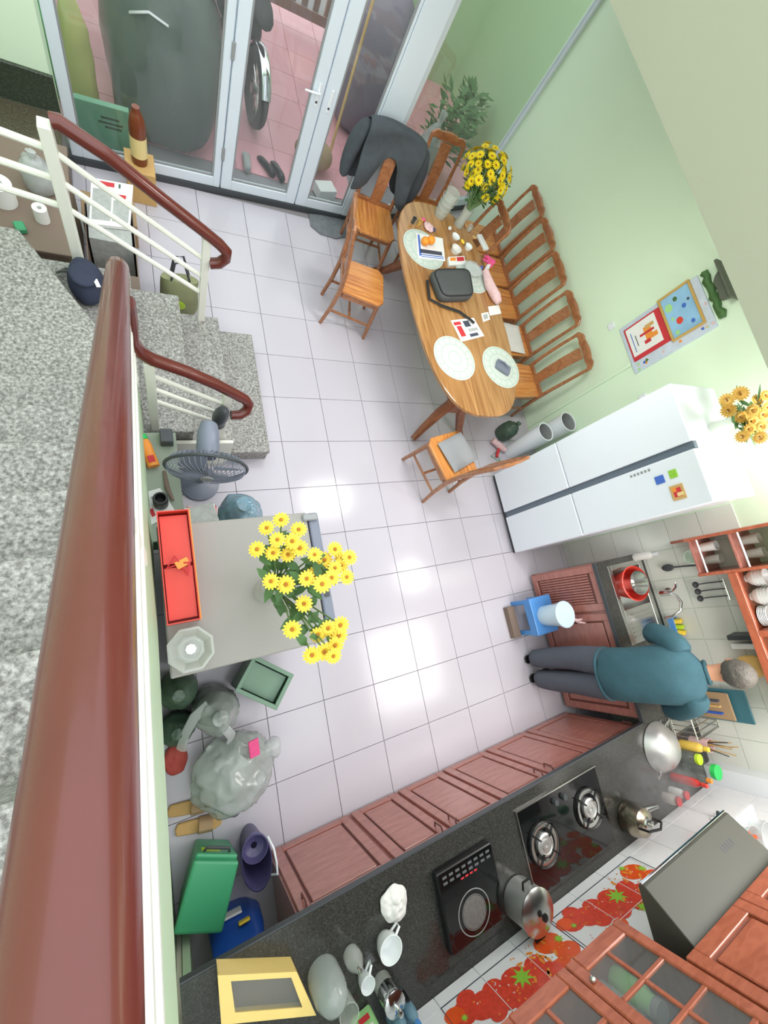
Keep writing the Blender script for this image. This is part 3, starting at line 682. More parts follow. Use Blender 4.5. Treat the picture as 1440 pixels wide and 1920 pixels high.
# sink
sk = thing('kitchen_sink', 'stainless steel sink with one bowl and a ribbed drainer', 'sink', (2.57, -1.43, .62))
b = MB(); b.bb(SX0-.015, SY0-.015, CT+.0005, SX0+.03, SY1+.015, CT+.006).bb(SX1-.04, SY0-.015, CT+.0005, SX1+.015, SY1+.015, CT+.006).bb(SX0+.03, SY1-.03, CT+.0005, SX1-.04, SY1+.015, CT+.006).bb(SX0+.03, SY0-.015, CT+.0005, SX1-.04, SY0+.26, CT+.006)
obj('rim', b, G['steel'], sk, bevel=.002)
b = MB(); x0, x1, y0, y1 = SX0+.03, SX1-.04, SY0+.26, SY1-.03
b.bb(x0, y0, .62, x1, y1, .624).bb(x0-.004, y0, .62, x0, y1, CT).bb(x1, y0, .62, x1+.004, y1, CT).bb(x0, y0-.004, .62, x1, y0, CT).bb(x0, y1, .62, x1, y1+.004, CT)
obj('bowl', b, G['steel'], sk)
for k in range(6): obj('drainer_rib', MB().bb(SX0+.06, SY0+.03+.035*k, CT+.006, SX1-.08, SY0+.042+.035*k, CT+.010), G['steel'], sk, bevel=.002)
obj('drain', MB().lathe([(0, 0), (.04, 0), (.04, .004), (0, .004)], (2.56, -1.3, .624), 16), G['dgrey'], sk)
fc = thing('kitchen_tap', 'chrome wall tap with a curved swan neck spout above the sink', 'tap', (WX-.05, -1.44, .86))
obj('body', MB().cyl((WX-.008, -1.42, .93), (WX-.10, -1.42, .93), .02, n=14).cyl((WX-.085, -1.42, .90), (WX-.085, -1.42, .99), .024, n=14), G['chrome'], fc, smooth=True)
obj('wall_flange', MB().cyl((WX-.0075, -1.42, .93), (WX-.016, -1.42, .93), .034, n=18), G['chrome'], fc, smooth=True)
obj('spout', MB().tube([(WX-.09, -1.42, .98), (WX-.1, -1.45, 1.03), (WX-.12, -1.50, 1.06), (WX-.15, -1.56, 1.05), (WX-.18, -1.60, .99), (WX-.19, -1.61, .93)], .011, 10), G['chrome'], fc, smooth=True)
obj('lever', MB().tube([(WX-.085, -1.42, .99), (WX-.09, -1.38, 1.04), (WX-.09, -1.34, 1.05)], .008, 8), G['chrome'], fc, smooth=True)
tag(obj('washing_tub', MB().lathe([(0, .0), (.12, .0), (.17, .13), (.175, .13), (.18, .135), (.172, .14), (.118, .012), (0, .012)], (2.56, -1.29, .72), 28, sy=.82), G['red'], smooth=True), 'red plastic washing tub standing in the sink bowl', 'tub')
tag(obj('rice_pot', MB().lathe([(0, 0), (.085, 0), (.118, .10), (.123, .105), (.113, .105), (.08, .008), (0, .008)], (2.575, -1.29, .775), 28, sy=.82), G['steel'], smooth=True), 'round steel pot soaking inside the red tub', 'pot')
# soap things on the wall side of the sink
def bottle(name, c, r, h, mt, capm, label, cat='bottle', neck=.35, grp=None, capr=.5):
    t = thing(name, label, cat, c, 0, grp)
    obj('body', MB().lathe([(0, 0), (r*.95, 0), (r, .01), (r, h*.62), (r*.8, h*.74), (r*neck, h*.82), (r*neck, h*.86), (0, h*.86)], c, 20), mt, t, smooth=True)
    obj('cap', MB().lathe([(r*capr, h*.86), (r*capr, h), (0, h)], c, 16), capm, t, smooth=True)
    return t
bottle('soap_bottle', (2.74, -1.085, CT+.0005), .032, .2, G['cloth'], G['white'], 'white dish soap bottle at the fridge end of the sink')
tag(obj('wire_brush', MB().cyl((WX-.04, -1.22, 1.03), (WX-.04, -1.235, 1.26), .007, n=8).ell((WX-.04, -1.22, 1.0), (.015, .03, .05)), G['dgrey'], smooth=True), 'grey long handled brush hanging on the sink wall', 'brush')
sc = thing('sponge_caddy', 'blue wall caddy holding yellow sponges beside the tap', 'caddy', (WX-.06, -1.70, .9))
obj('tray', MB().bb(WX-.11, -1.80, .90, WX-.008, -1.62, .915).bb(WX-.115, -1.80, .90, WX-.11, -1.62, .95), G['blue'], sc, bevel=.003)
for k, m_ in enumerate(('yellow', 'limeplastic', 'yellow')): obj('sponge', MB().box((WX-.06, -1.66-.045*k, .95), (.07, .035, .06), (.2*k, .3, 0)), G[m_], sc, bevel=.008)
# dish rack with chopping boards and knives behind the person
dr = thing('dish_rack', 'steel wire dish rack with boards on the worktop behind the person', 'rack', (2.66, -2.32, CT+.0005))
w = MB()
for k in range(9): w.tube([(2.50, -2.16-.04*k, .82), (2.50, -2.16-.04*k, .98), (2.82, -2.16-.04*k, .98), (2.82, -2.16-.04*k, .82)], .0035, 6)
w.tube([(2.50, -2.15, .98), (2.82, -2.15, .98), (2.82, -2.49, .98), (2.50, -2.49, .98)], .005, 6, closed=True)
w.tube([(2.50, -2.15, .82), (2.82, -2.15, .82), (2.82, -2.49, .82), (2.50, -2.49, .82)], .005, 6, closed=True)
for (x, y) in ((2.5, -2.15), (2.82, -2.15), (2.82, -2.49), (2.5, -2.49)): w.cyl((x, y, CT+.001), (x, y, .82), .005, n=6)
obj('wire_frame', w, G['steel'], dr, smooth=True)
obj('drip_tray', MB().bb(2.49, -2.5, CT+.002, 2.83, -2.14, CT+.012), G['steel'], dr)
tag(obj('chopping_board', MB().bb(2.775, -2.42, CT+.016, 2.79, -2.18, 1.26), G['teal'] if False else mat('teal_board', (66,118,132), .4), bevel=.006), 'teal plastic chopping board upright in the dish rack', 'board')
tag(obj('chopping_board', MB().bb(2.74, -2.40, CT+.016, 2.755, -2.20, 1.16), G['cardboard'], bevel=.006), 'thin brown chopping board upright before the teal one', 'board')
for k, (dy, mt) in enumerate(((-.03, 'deepblue'), (.02, 'tan'), (.06, 'darkink'))):
    kn = thing('kitchen_knife', ['kitchen knife with a deep blue handle in the dish rack', 'kitchen knife with a wooden handle in the dish rack', 'kitchen knife with a dark handle in the dish rack'][k], 'knife', (2.68, -2.3+dy, CT+.016))
    obj('blade', MB().bb(2.665, -2.302+dy, CT+.02, 2.70, -2.299+dy, 1.0), G['steel'], kn)
    obj('handle', MB().bb(2.667, -2.308+dy, 1.0, 2.693, -2.292+dy, 1.12), G[mt], kn, bevel=.004)
cu = thing('cutlery_cup', 'pale cutlery cup with chopsticks in the corner by the pillar', 'cup', (2.70, -2.60, CT+.0005))
obj('cup', MB().lathe([(0, 0), (.045, 0), (.05, .14), (.045, .14), (.04, .01), (0, .01)], (2.70, -2.60, CT+.0005), 18), G['pink'], cu, smooth=True)
for k in range(7): obj('chopstick', MB().cyl((2.70+.02*cos(k), -2.60+.02*sin(k), CT+.014), (2.715+.05*cos(k*1.3), -2.61+.05*sin(k*1.3), 1.06+.02*(k % 3)), .004, n=6), G['tan'] if k % 3 else G['dgrey'], cu)
# jars and bottles in the corner
bottle('spice_jar', (2.50, -2.63, CT+.0005), .042, .15, G['glass'], G['limeplastic'], 'clear spice jar with a lime green lid', 'jar', .8, capr=.9)
bottle('chilli_bottle', (2.34, -2.73, CT+.0005), .03, .24, mat('chilli_red', (200,40,36), .3), G['red'], 'slim red chilli sauce bottle by the kettle steam')
bottle('sauce_bottle', (2.44, -2.74, CT+.0005), .032, .22, G['glass'], G['orange'], 'clear sauce bottle with an orange cap in the corner')
bottle('seasoning_jar', (2.55, -2.72, CT+.0005), .052, .22, G['glass'], G['brightgreen'], 'tall jar with a bright green lid beside the pillar', 'jar', .9, capr=1.0)
bottle('seasoning_tin', (2.27, -2.80, CT+.0005), .03, .12, G['paper'], G['redink'], 'small white tin with a red lid against the wall', 'tin', .8, capr=.95)
bottle('sugar_jar', (2.18, -2.81, CT+.0005), .034, .11, mat('sugar_white', (224,214,206), .4), G['redink'], 'short pale jar with a red lid next to the white tin', 'jar', .8, capr=.9)
bottle('oil_bottle', (2.56, -2.57, CT+.0005), .035, .2, mat('oil_yellow', (232,196,90), .25), G['yellow'], 'oil bottle with a yellow cap behind the steel dome', 'bottle')
# steel dome (upturned wok) on the corner
wk = thing('upturned_wok', 'shiny aluminium wok turned upside down on the corner', 'wok', (2.29, -2.50, CT+.0005))
obj('bowl', MB().lathe([(.175, 0), (.178, .006), (.165, .03), (.14, .07), (.10, .105), (.05, .125), (0, .13)], (2.29, -2.50, CT+.0005), 36), G['dullsteel'], wk, smooth=True)
for s in (-1, 1): obj('handle', MB().tube([(2.29+.165*s*.7-.03, -2.50+.12*s-.03, CT+.02), (2.29+.2*s*.7-.02, -2.50+.15*s-.02, CT+.03), (2.29+.2*s*.7+.03, -2.50+.15*s, CT+.03), (2.29+.165*s*.7+.03, -2.50+.11*s, CT+.02)], .006, 8), G['steel'], wk, smooth=True)
# gas hob
hob = thing('gas_hob', 'black glass gas hob with two round burners', 'hob', (1.30, -2.6, CT+.0005))
obj('glass_top', MB().bb(.82, -2.84, CT+.0005, 1.56, -2.385, CT+.012), G['blackglass'], hob, bevel=.004)
obj('trim', MB().bb(.82, -2.385, CT+.001, 1.56, -2.378, CT+.014).bb(.814, -2.84, CT+.001, .82, -2.378, CT+.014), G['steel'], hob)
for (bx_, by_) in ((.965, -2.61), (1.40, -2.58)):
    z = CT+.012
    r_ = obj('drip_ring', MB().lathe([(.085, 0), (.115, 0), (.118, .006), (.108, .010), (.085, .006)], (bx_, by_, z), 32, cap=False), G['steel'], hob, smooth=True)
    bu = obj('burner', MB().lathe([(0, .0), (.06, .0), (.062, .018), (.05, .024), (.045, .018), (.03, .018), (.028, .028), (.012, .028), (.01, .02), (0, .02)], (bx_, by_, z), 28), G['dullsteel'], hob, smooth=True)
    gr = MB()
    for k in range(4):
        a = pi/4 + k*pi/2; gr.box((bx_+.085*cos(a), by_+.085*sin(a), z+.024), (.07, .008, .012), (0, 0, a))
    gr.tube([(bx_+.117*cos(2*pi*k/28), by_+.117*sin(2*pi*k/28), z+.014) for k in range(28)], .005, 6, closed=True)
    obj('pan_support', gr, G['black'], hob)
for x in (1.13, 1.21): obj('knob', MB().lathe([(0, 0), (.02, 0), (.018, .022), (0, .022)], (x, -2.44, CT+.012), 16), G['dgrey'], hob, smooth=True)
# induction cooker
ind = thing('induction_cooker', 'black single induction cooker with a ringed plate and printed keys', 'cooker', (.40, -2.61, CT+.0005))
obj('body', MB().bb(.19, -2.79, CT+.0005, .572, -2.42, CT+.05), G['black'], ind, bevel=.012, seg=2)
obj('glass', MB().bb(.20, -2.78, CT+.05, .562, -2.43, CT+.053), G['blackglass'], ind)
rg = MB(); c0 = (.37, -2.67, CT+.0531)
for (ra, rb) in ((.098, .103), (.075, .077)): rg.lathe([(ra, 0), (rb, 0), (rb, .0006), (ra, .0006)], c0, 40, cap=False)
obj('plate_ring', rg, G['grey'], ind)
obj('plate_disc', MB().lathe([(0, 0), (.072, 0), (.072, .0004), (0, .0004)], c0, 36), mat('plate_grey', (112,110,108), .45, var=.35, vs=60), ind)
ky = MB(); rd = MB()
for k in range(8):
    for j in range(2): ky.box((.235+.042*k, -2.452-.026*j, CT+.0535), (.026, .012, .0008))
for k in range(4): rd.box((.34+.03*k, -2.50, CT+.0535), (.02, .008, .0008))
obj('keys_print', ky, mat('key_grey', (96,98,100), .4), ind); obj('display_print', rd, G['redink'], ind)
# stock pot and kettle
sp_ = thing('stock_pot', 'lidded stainless steel pot against the fruit tiles', 'pot', (.70, -2.77, CT+.0005))
PX, PY = .695, -2.775
obj('body', MB().lathe([(0, 0), (.098, 0), (.105, .008), (.105, .15), (.110, .152), (0, .152)], (PX, PY, CT+.0005), 32), G['dullsteel'], sp_, smooth=True)
ld = obj('lid', MB().lathe([(.110, .153), (.112, .158), (.095, .168), (.05, .182), (0, .186)], (PX, PY, CT+.0005), 32), G['steel'], sp_, smooth=True)
obj('knob', MB().lathe([(.007, .185), (.007, .2), (.02, .204), (.018, .212), (0, .214)], (PX, PY, CT+.0005), 16), G['black'], ld, smooth=True)
for s in (-1, 1): obj('handle', MB().tube([(PX+.035, PY+s*.104, CT+.12), (PX+.03, PY+s*.14, CT+.125), (PX-.03, PY+s*.14, CT+.125), (PX-.035, PY+s*.104, CT+.12)], .006, 8), G['black'], sp_, smooth=True)
kt = thing('steel_kettle', 'worn steel kettle with a spout and bent handle near the wall', 'kettle', (1.74, -2.76, CT+.0005))
KX, KY = 1.74, -2.765
obj('body', MB().lathe([(0, 0), (.09, 0), (.1, .012), (.102, .07), (.085, .13), (.05, .155), (0, .16)], (KX, KY, CT+.0005), 32), G['bronze'], kt, smooth=True)
obj('lid', MB().lathe([(.045, .157), (.04, .166), (.01, .17), (.012, .185), (0, .19)], (KX, KY, CT+.0005), 20), G['steel'], kt, smooth=True)
obj('spout', MB().tube([(KX+.085, KY+.02, CT+.07), (KX+.13, KY+.035, CT+.11), (KX+.155, KY+.05, CT+.15)], [.025, .018, .012], 12), G['steel'], kt, smooth=True)
obj('handle', MB().tube([(KX-.075, KY, CT+.13), (KX-.07, KY, CT+.2), (KX, KY, CT+.235), (KX+.07, KY, CT+.2), (KX+.075, KY, CT+.13)], .008, 8), G['black'], kt, smooth=True)
# rag, cups, press, carafe, packets, yellow tub at the free end
def cloth_heap(name, c, r, mt, label, cat, seed=1, h=.05):
    b = MB(); n, m = 26, 9
    for i in range(m+1):
        for k in range(n):
            a = 2*pi*k/n; q = r*(i/m)*(1+.22*noise.noise(Vector((cos(a)*1.6, sin(a)*1.6, seed))))
            z = h*(1-(i/m)**2)*(.6+.8*abs(noise.noise(Vector((cos(a)*q*30, sin(a)*q*30, seed*2.)))))
            z += .012*abs(sin(a*5+seed+i*.4))*(i/m)
            b.v.append(Vector((c[0]+q*cos(a), c[1]+q*sin(a), c[2]+.002+z)))
    for i in range(m):
        for k in range(n): b.f.append((i*n+k, (i+1)*n+k, (i+1)*n+(k+1) % n, i*n+(k+1) % n))
    b.f.append(tuple(m*n + k for k in range(n))[::-1])
    return tag(obj(name, b, mt, smooth=True, sub=1, sharp=80), label, cat)
cloth_heap('dish_cloth', (-.05, -2.45, CT+.0005), .085, G['cloth'], 'crumpled white dish cloth on the black worktop', 'cloth', 3, .06)
def cup(name, c, r, h, mt, label, ha=0, cat='cup'):
    t = thing(name, label, cat, c); 
    obj('bowl', MB().lathe([(0, 0), (r*.62, 0), (r*.7, .006), (r*.92, h*.5), (r, h), (r*.93, h), (r*.84, h*.5), (r*.6, .012), (0, .012)], c, 28), mt, t, smooth=True)
    x, y = cos(ha), sin(ha); c = Vector(c); d = Vector((x, y, 0))
    obj('handle', MB().tube([c + d*r*.9 + Vector((0, 0, h*.82)), c + d*(r+.028) + Vector((0, 0, h*.78)), c + d*(r+.032) + Vector((0, 0, h*.45)), c + d*r*.8 + Vector((0, 0, h*.28))], .006, 8), mt, t, smooth=True)
    return t
cup('coffee_cup', (-.13, -2.575, CT+.0005), .058, .085, G['porcelain'], 'beige porcelain cup alone on the black worktop', .7)
cup('small_mug', (-.262, -2.655, CT+.0005), .035, .07, G['porcelain'], 'small white mug beside the glass funnel', 1.0)
tag(obj('glass_dome', MB().lathe([(.072, 0), (.075, .02), (.072, .12), (.055, .17), (.03, .19), (0, .195)], (-.44, -2.56, CT+.0005), 28), G['greyfilm'], smooth=True), 'frosted plastic dome cover beside the yellow tub', 'cover')
tag(obj('drinking_glass', MB().lathe([(0, 0), (.04, 0), (.045, .11), (.041, .11), (.036, .01), (0, .01)], (-.375, -2.68, CT+.0005), 24), G['cutglass'], smooth=True), 'ribbed drinking glass behind the plastic dome', 'glass')
oi_ = thing('oil_cruet', 'small glass cruet with a thin spout near the white mug', 'cruet', (-.30, -2.55, CT+.0005))
obj('body', MB().lathe([(0, 0), (.036, 0), (.042, .01), (.04, .06), (.02, .10), (.014, .12), (0, .12)], (-.30, -2.55, CT+.0005), 22), G['cutglass'], oi_, smooth=True)
obj('spout', MB().tube([(-.30, -2.55, .92), (-.31, -2.53, .95), (-.32, -2.50, .965)], [.012, .008, .005], 8), G['steel'], oi_, smooth=True)
fp = thing('coffee_press', 'steel and glass coffee press with a side handle', 'press', (-.175, -2.73, CT+.0005))
obj('jar', MB().lathe([(0, 0), (.045, 0), (.045, .13), (.042, .13), (.042, .008), (0, .008)], (-.175, -2.73, CT+.0005), 24), G['cutglass'], fp, smooth=True)
obj('steel_collar', MB().lathe([(.046, .06), (.049, .06), (.049, .12), (.046, .12)], (-.175, -2.73, CT+.0005), 24, cap=False), G['chrome'], fp, smooth=True)
obj('lid', MB().lathe([(.05, .131), (.05, .14), (.03, .15), (.006, .152), (.006, .18), (.014, .185), (.012, .198), (0, .2)], (-.175, -2.73, CT+.0005), 22), G['chrome'], fp, smooth=True)
obj('handle', MB().tube([(-.13, -2.75, .92), (-.10, -2.77, .915), (-.095, -2.775, .85), (-.13, -2.75, .83)], .007, 8), G['black'], fp, smooth=True)
gp = thing('snack_packet', 'mint green printed packet standing behind the small mug', 'packet', (-.30, -2.79, CT+.0005))
obj('pack', MB().box((-.30, -2.80, CT+.076), (.10, .05, .15), (.12, 0, .1)), G['mint'], gp, bevel=.008)
obj('red_print', MB().box((-.302, -2.766, CT+.06), (.05, .001, .025), (.12, 0, .1)), G['redink'], gp)
obj('white_print', MB().box((-.30, -2.770, CT+.11), (.05, .001, .03), (.12, 0, .1)), G['paper'], gp)
for k in range(4): bottle('water_bottle', (-.16+.06*(k % 2), -2.87+.055*(k//2)-.0, CT+.0005), .026, .2, G['bluefilm'], G['blue'], 'small blue tinted water bottle behind the coffee press', 'bottle', grp='small water bottles behind the coffee press')
yb = thing('pastry_box', 'pale yellow box with a dark window lid on the free end of the worktop', 'box', (-.70, -2.45, CT+.0005))
YO = [at(px, py, .90) for px, py in ((408, 1829), (556, 1822), (593, 1904), (415, 1922))]; YI = [at(px, py, .90) for px, py in ((433, 1840), (546, 1833), (567, 1889), (441, 1899))]
yc = sum(YO, Vector())/4
b = MB(); b.add([(p.x, p.y, .90) for p in YO] + [(p.x, p.y, .90) for p in YI] + [(p.x, p.y, .893) for p in YO] + [(p.x, p.y, .893) for p in YI], [q for k in range(4) for q in ((k, 4+k, 4+(k+1) % 4, (k+1) % 4), (8+k, 8+(k+1) % 4, 12+(k+1) % 4, 12+k), (k, (k+1) % 4, 8+(k+1) % 4, 8+k), (4+k, 12+k, 12+(k+1) % 4, 4+(k+1) % 4))])
obj('lid_frame', b, G['yellowbox'], yb)
b = MB()
for k in range(4):
    p, q = [yc.lerp(v, .985) for v in (YO[k], YO[(k+1) % 4])]; p2, q2 = [yc.lerp(v, .955) for v in (YO[k], YO[(k+1) % 4])]
    b.slab([(p.x, p.y, CT+.004), (q.x, q.y, CT+.004), (q2.x, q2.y, CT+.004), (p2.x, p2.y, CT+.004)], (0, 0, .0888))
obj('wall', b, G['yellowbox'], yb)
obj('base', MB().slab([(yc.lerp(v, .985).x, yc.lerp(v, .985).y, CT+.0006) for v in YO], (0, 0, .003)), G['yellowbox'], yb)
obj('window', MB().slab([(p.x, p.y, .894) for p in YI], (0, 0, .002)), G['glass'], yb)
obj('tray', MB().slab([(yc.lerp(v, .93).x, yc.lerp(v, .93).y, CT+.006) for v in YO], (0, 0, .02)), G['brown'], yb)
# ------------- wall cabinets over the cooker
def glass_door(parent, face, a0, a1, z0, z1):
    b = MB(); s = .05; b.bb(a0, face, z0, a0+s, face+.02, z1).bb(a1-s, face, z0, a1, face+.02, z1).bb(a0+s, face, z0, a1-s, face+.02, z0+s+.02).bb(a0+s, face, z1-s, a1-s, face+.02, z1)
    d = obj('door', b, G['hangwood'], parent, bevel=.005)
    xm = (a0+a1)/2
    for q in range(1, 4):
        zz = z0+s+.02 + (z1-s-z0-s-.02)*q/4; obj('glazing_bar', MB().bb(a0+s, face+.003, zz-.009, a1-s, face+.017, zz+.009), G['hangwood'], d, bevel=.003)
    obj('glazing_bar', MB().bb(xm-.009, face+.004, z0+s+.02, xm+.009, face+.016, z1-s), G['hangwood'], d, bevel=.003)
    obj('pane', MB().bb(a0+s, face+.008, z0+s+.02, a1-s, face+.011, z1-s), G['glass'], d)
    obj('knob', MB().ell((a0+.025, face+.03, z0+.12), (.012, .012, .012)), G['steel'], d, smooth=True)
FY = -2.585
wc = thing('glass_wall_cabinet', 'orange brown wall cabinet with glazed doors left of the cooker hood', 'cabinet', (.27, -2.76, 1.46))
X0, X1, Z0, Z1 = -.34, .745, 1.46, 2.2
obj('carcass', MB().bb(X0, WY+.01, Z0, X0+.02, FY, Z1).bb(X1-.02, WY+.01, Z0, X1, FY, Z1).bb(X0+.02, WY+.01, Z0, X1-.02, FY, Z0+.02).bb(X0+.02, WY+.01, Z1-.02, X1-.02, FY, Z1).bb(X0+.02, WY+.01, Z0+.02, X1-.02, WY+.022, Z1-.02), G['hangpanel'], wc)
obj('shelf', MB().bb(X0+.02, WY+.022, 1.82, X1-.02, FY-.03, 1.84), G['hangpanel'], wc)
for (a, b_) in ((X0+.003, .018), (.022, .38), (.384, X1-.003)): glass_door(wc, FY+.0005, a, b_, Z0+.003, Z1-.003)
for k, (x, z, m_) in enumerate(((.52, 1.4805, 'film'), (.62, 1.4805, 'mint'), (.46, 1.8405, 'glass'), (.60, 1.8405, 'brightgreen'), (.2, 1.4805, 'film'), (.1, 1.8405, 'glass'))):
    bottle('storage_jar', (x, -2.72, z), .045, .2 if k % 2 else .16, G[m_], G['grey'], ['clear jar on the lower shelf of the glazed cabinet', 'mint coloured jar on the lower shelf of the glazed cabinet', 'clear jar on the upper shelf near the hood', 'bright green jar on the upper shelf of the glazed cabinet', 'clear jar behind the middle glazed door, lower shelf', 'clear jar behind the middle glazed door, upper shelf'][k], 'jar', .8, capr=.85)
hd = thing('cooker_hood', 'slim dark grey cooker hood with a sloping front over the gas hob', 'hood', (1.23, -2.69, 1.53))
HX0, HX1 = .845, 1.61
prof = [(-2.92, 1.53), (-2.46, 1.53), (-2.445, 1.54), (-2.445, 1.565), (-2.60, 1.735), (-2.92, 1.735)]
hm = mat('hood_grey', (72,73,66), .5, .0, var=.03)
obj('body', MB().slab([(HX0, y, z) for y, z in prof], (HX1-HX0, 0, 0)), hm, hd, bevel=.003)
obj('chrome_lip', MB().bb(HX0, -2.4445, 1.542, HX1, -2.438, 1.556), G['chrome'], hd, bevel=.002)
vn = Vector((0, .155, .17)).normalized(); tu = Vector((0, -.155, .17)).normalized()
for k in range(5):
    p = Vector((1.38 + .022*k, -2.50, 1.625)) ; obj('logo_mark', MB().box(p + Vector((0, .0, .0)), (.012, .03, .002), (math.atan2(.17, -.155), 0, 0)), G['dgrey'], hd)
for k in range(4): obj('button', MB().lathe([(0, 0), (.008, 0), (.008, .004), (0, .004)], (1.16+.03*k, -2.4445, 1.552), 10, rot=(-pi/2, 0, 0)), G['dgrey'], hd)
pc = thing('panel_wall_cabinet', 'orange brown wall cabinet with solid panel doors above the cooker hood', 'cabinet', (1.3, -2.76, 1.74))
obj('carcass', MB().bb(.75, WY+.01, 1.74, 1.88, FY, 2.2), G['hangpanel'], pc)
for (a, b_) in ((.753, 1.195), (1.199, 1.64), (1.644, 1.877)): panel_door(pc, FY+.0005, a, b_, 1.743, 2.197, G['hangwood'], groove='hangpanel')
tag(obj('green_ladle', MB().ell((1.66, -2.86, 1.33), (.05, .03, .04)).cyl((1.60, -2.88, 1.36), (1.42, -2.89, 1.46), .01, n=8), G['greenplastic'], smooth=True), 'green plastic ladle hanging behind the cooker hood', 'ladle')
so = thing('wall_socket', 'white wall socket with a grey plug on the corner tiles', 'socket', (2.32, WY+.01, 1.08))
obj('plate', MB().bb(2.27, WY+.0075, 1.03, 2.39, WY+.018, 1.11), G['white'], so, bevel=.003)
obj('plug', MB().cyl((2.31, WY+.018, 1.07), (2.31, WY+.06, 1.075), .016, .01, n=10), G['dgrey'], so, smooth=True)
sh = thing('corner_shelf', 'small white corner shelf with red chillies and tubs', 'shelf', (2.02, -2.78, 1.37))
obj('board', MB().bb(1.89, WY+.008, 1.37, 2.18, -2.68, 1.385), G['white'], sh, bevel=.002)
obj('tub', MB().lathe([(0, 0), (.06, 0), (.075, .08), (.07, .08), (.055, .008), (0, .008)], (2.09, -2.79, 1.3855), 22), G['film'], sh, smooth=True)
ch = obj('chilli_bowl', MB().lathe([(0, 0), (.06, 0), (.085, .06), (.08, .06), (.055, .01), (0, .01)], (1.97, -2.78, 1.3855), 22), G['film'], sh, smooth=True)
for k in range(9): obj('chilli', MB().ell((1.97+.04*cos(k*2.1), -2.78+.035*sin(k*2.1), 1.425+.008*(k % 3)), (.03, .012, .012), 8, 6, (0, 0, k)), G['straw_or'], ch, smooth=True)
# ------------- dish cabinet hanging on the sink wall
FX = 2.56
dc = thing('dish_cabinet', 'red brown hanging dish cabinet with open shelves above the sink', 'cabinet', (2.71, -1.66, 1.2))
obj('side_panel', MB().slab([(2.852, -1.01, 1.10), (FX+.12, -1.01, 1.16), (FX, -1.01, 1.32), (FX, -1.01, 2.1), (2.852, -1.01, 2.1)], (0, -.022, 0)), G['hangwood'], dc, bevel=.004)
obj('side_panel', MB().bb(FX, -1.30, 1.335, 2.852, -1.278, 2.1), G['hangwood'], dc, bevel=.003)
for z in (1.34, 1.60, 1.85): obj('shelf', MB().bb(FX+.01, -1.278, z, 2.852, -1.032, z+.018), G['cab'], dc, bevel=.002)
for z in (1.40, 1.66): obj('gallery_bar', MB().cyl((FX+.012, -1.277, z), (FX+.012, -1.033, z), .006, n=8), G['white'], dc)
obj('bottom_rail', MB().bb(FX, -2.30, 1.52, FX+.03, -1.301, 1.575), G['hangwood'], dc, bevel=.003)
obj('base_board', MB().bb(FX+.03, -2.30, 1.54, 2.852, -1.301, 1.56), G['hangpanel'], dc)
obj('top_board', MB().bb(FX, -2.30, 2.1, 2.852, -1.01, 2.12), G['hangwood'], dc)
for y in (-1.72, -2.30): obj('upright', MB().bb(FX, y-.02, 1.5751, 2.852, y+.02, 2.1), G['hangwood'], dc, bevel=.003)
obj('shelf', MB().bb(FX+.03, -2.28, 1.83, 2.852, -1.301, 1.85), G['hangwood'], dc)
ORD = ['lowest', 'second', 'third', 'fourth', 'fifth', 'topmost']
def bowl(c, r, h, label, mt='porcelain', n=1, grp=None, name='rice_bowl'):
    for k in range(n):
        lb = (ORD[k] if k < n-1 else 'topmost') + ' ' + label
        z = c[2] + k*h*.32
        tag(obj(name, MB().lathe([(0, 0), (r*.45, 0), (r*.45, h*.1), (r*.8, h*.45), (r, h), (r*.95, h), (r*.72, h*.45), (r*.35, h*.16), (0, h*.14)], (c[0], c[1], z), 22), G[mt], smooth=True), lb, 'bowl', grp)
bowl((2.70, -1.365, 1.5605), .06, .06, 'white rice bowl of the stack beside the open shelves', n=4, grp='stacked rice bowls in the dish cabinet')
bowl((2.68, -1.49, 1.5605), .06, .06, 'white rice bowl of the stack beside the plates', n=4, grp='stacked rice bowls in the dish cabinet')
bowl((2.70, -1.90, 1.5605), .07, .07, 'wide soup bowl of the stack next to the upright', n=3, grp='soup bowls in the dish cabinet')
bowl((2.70, -2.12, 1.5605), .07, .07, 'wide soup bowl of the stack furthest from the fridge', n=3, grp='soup bowls in the dish cabinet')
for k in range(6): tag(obj('plate', MB().lathe([(0, 0), (.04, 0), (.07, .012), (.067, .016), (.04, .006), (0, .006)], (2.70, -1.626, 1.5605+.009*k), 26), G['porcelain'], smooth=True), ORD[k] + ' white plate in the flat pile beside the rice bowls', 'plate', 'pile of plates in the dish cabinet')
for k, (y, z) in enumerate(((-1.10, 1.3585), (-1.2, 1.3585), (-1.10, 1.6185), (-1.2, 1.6185))):
    tag(obj('tea_glass', MB().lathe([(0, 0), (.032, 0), (.038, .1), (.034, .1), (.028, .01), (0, .01)], (2.70, y, z), 20), G['cutglass'] if k else G['porcelain'], smooth=True), ['white tumbler on the lowest open shelf of the dish cabinet', 'clear glass on the lowest open shelf of the dish cabinet', 'clear glass on the middle open shelf nearest the fridge', 'clear glass on the middle open shelf next to the bowls'][k], 'glass')
tag(obj('hanging_strainer', MB().lathe([(.055, 0), (.05, -.03), (.03, -.05), (0, -.055), (0, -.053), (.028, -.047), (.047, -.028), (.052, 0)], (2.74, -1.16, 1.25), 20, rot=(0, -1.2, 0)), G['steel'], smooth=True), 'small steel strainer hanging beneath the open shelves', 'strainer')
ut = thing('utensil_hooks', 'dark ladles hanging in a row under the dish cabinet', 'utensils', (2.81, -1.42, 1.25))
obj('hook_rail', MB().cyl((2.83, -1.36, 1.36), (2.83, -1.52, 1.36), .006, n=8), G['steel'], ut)
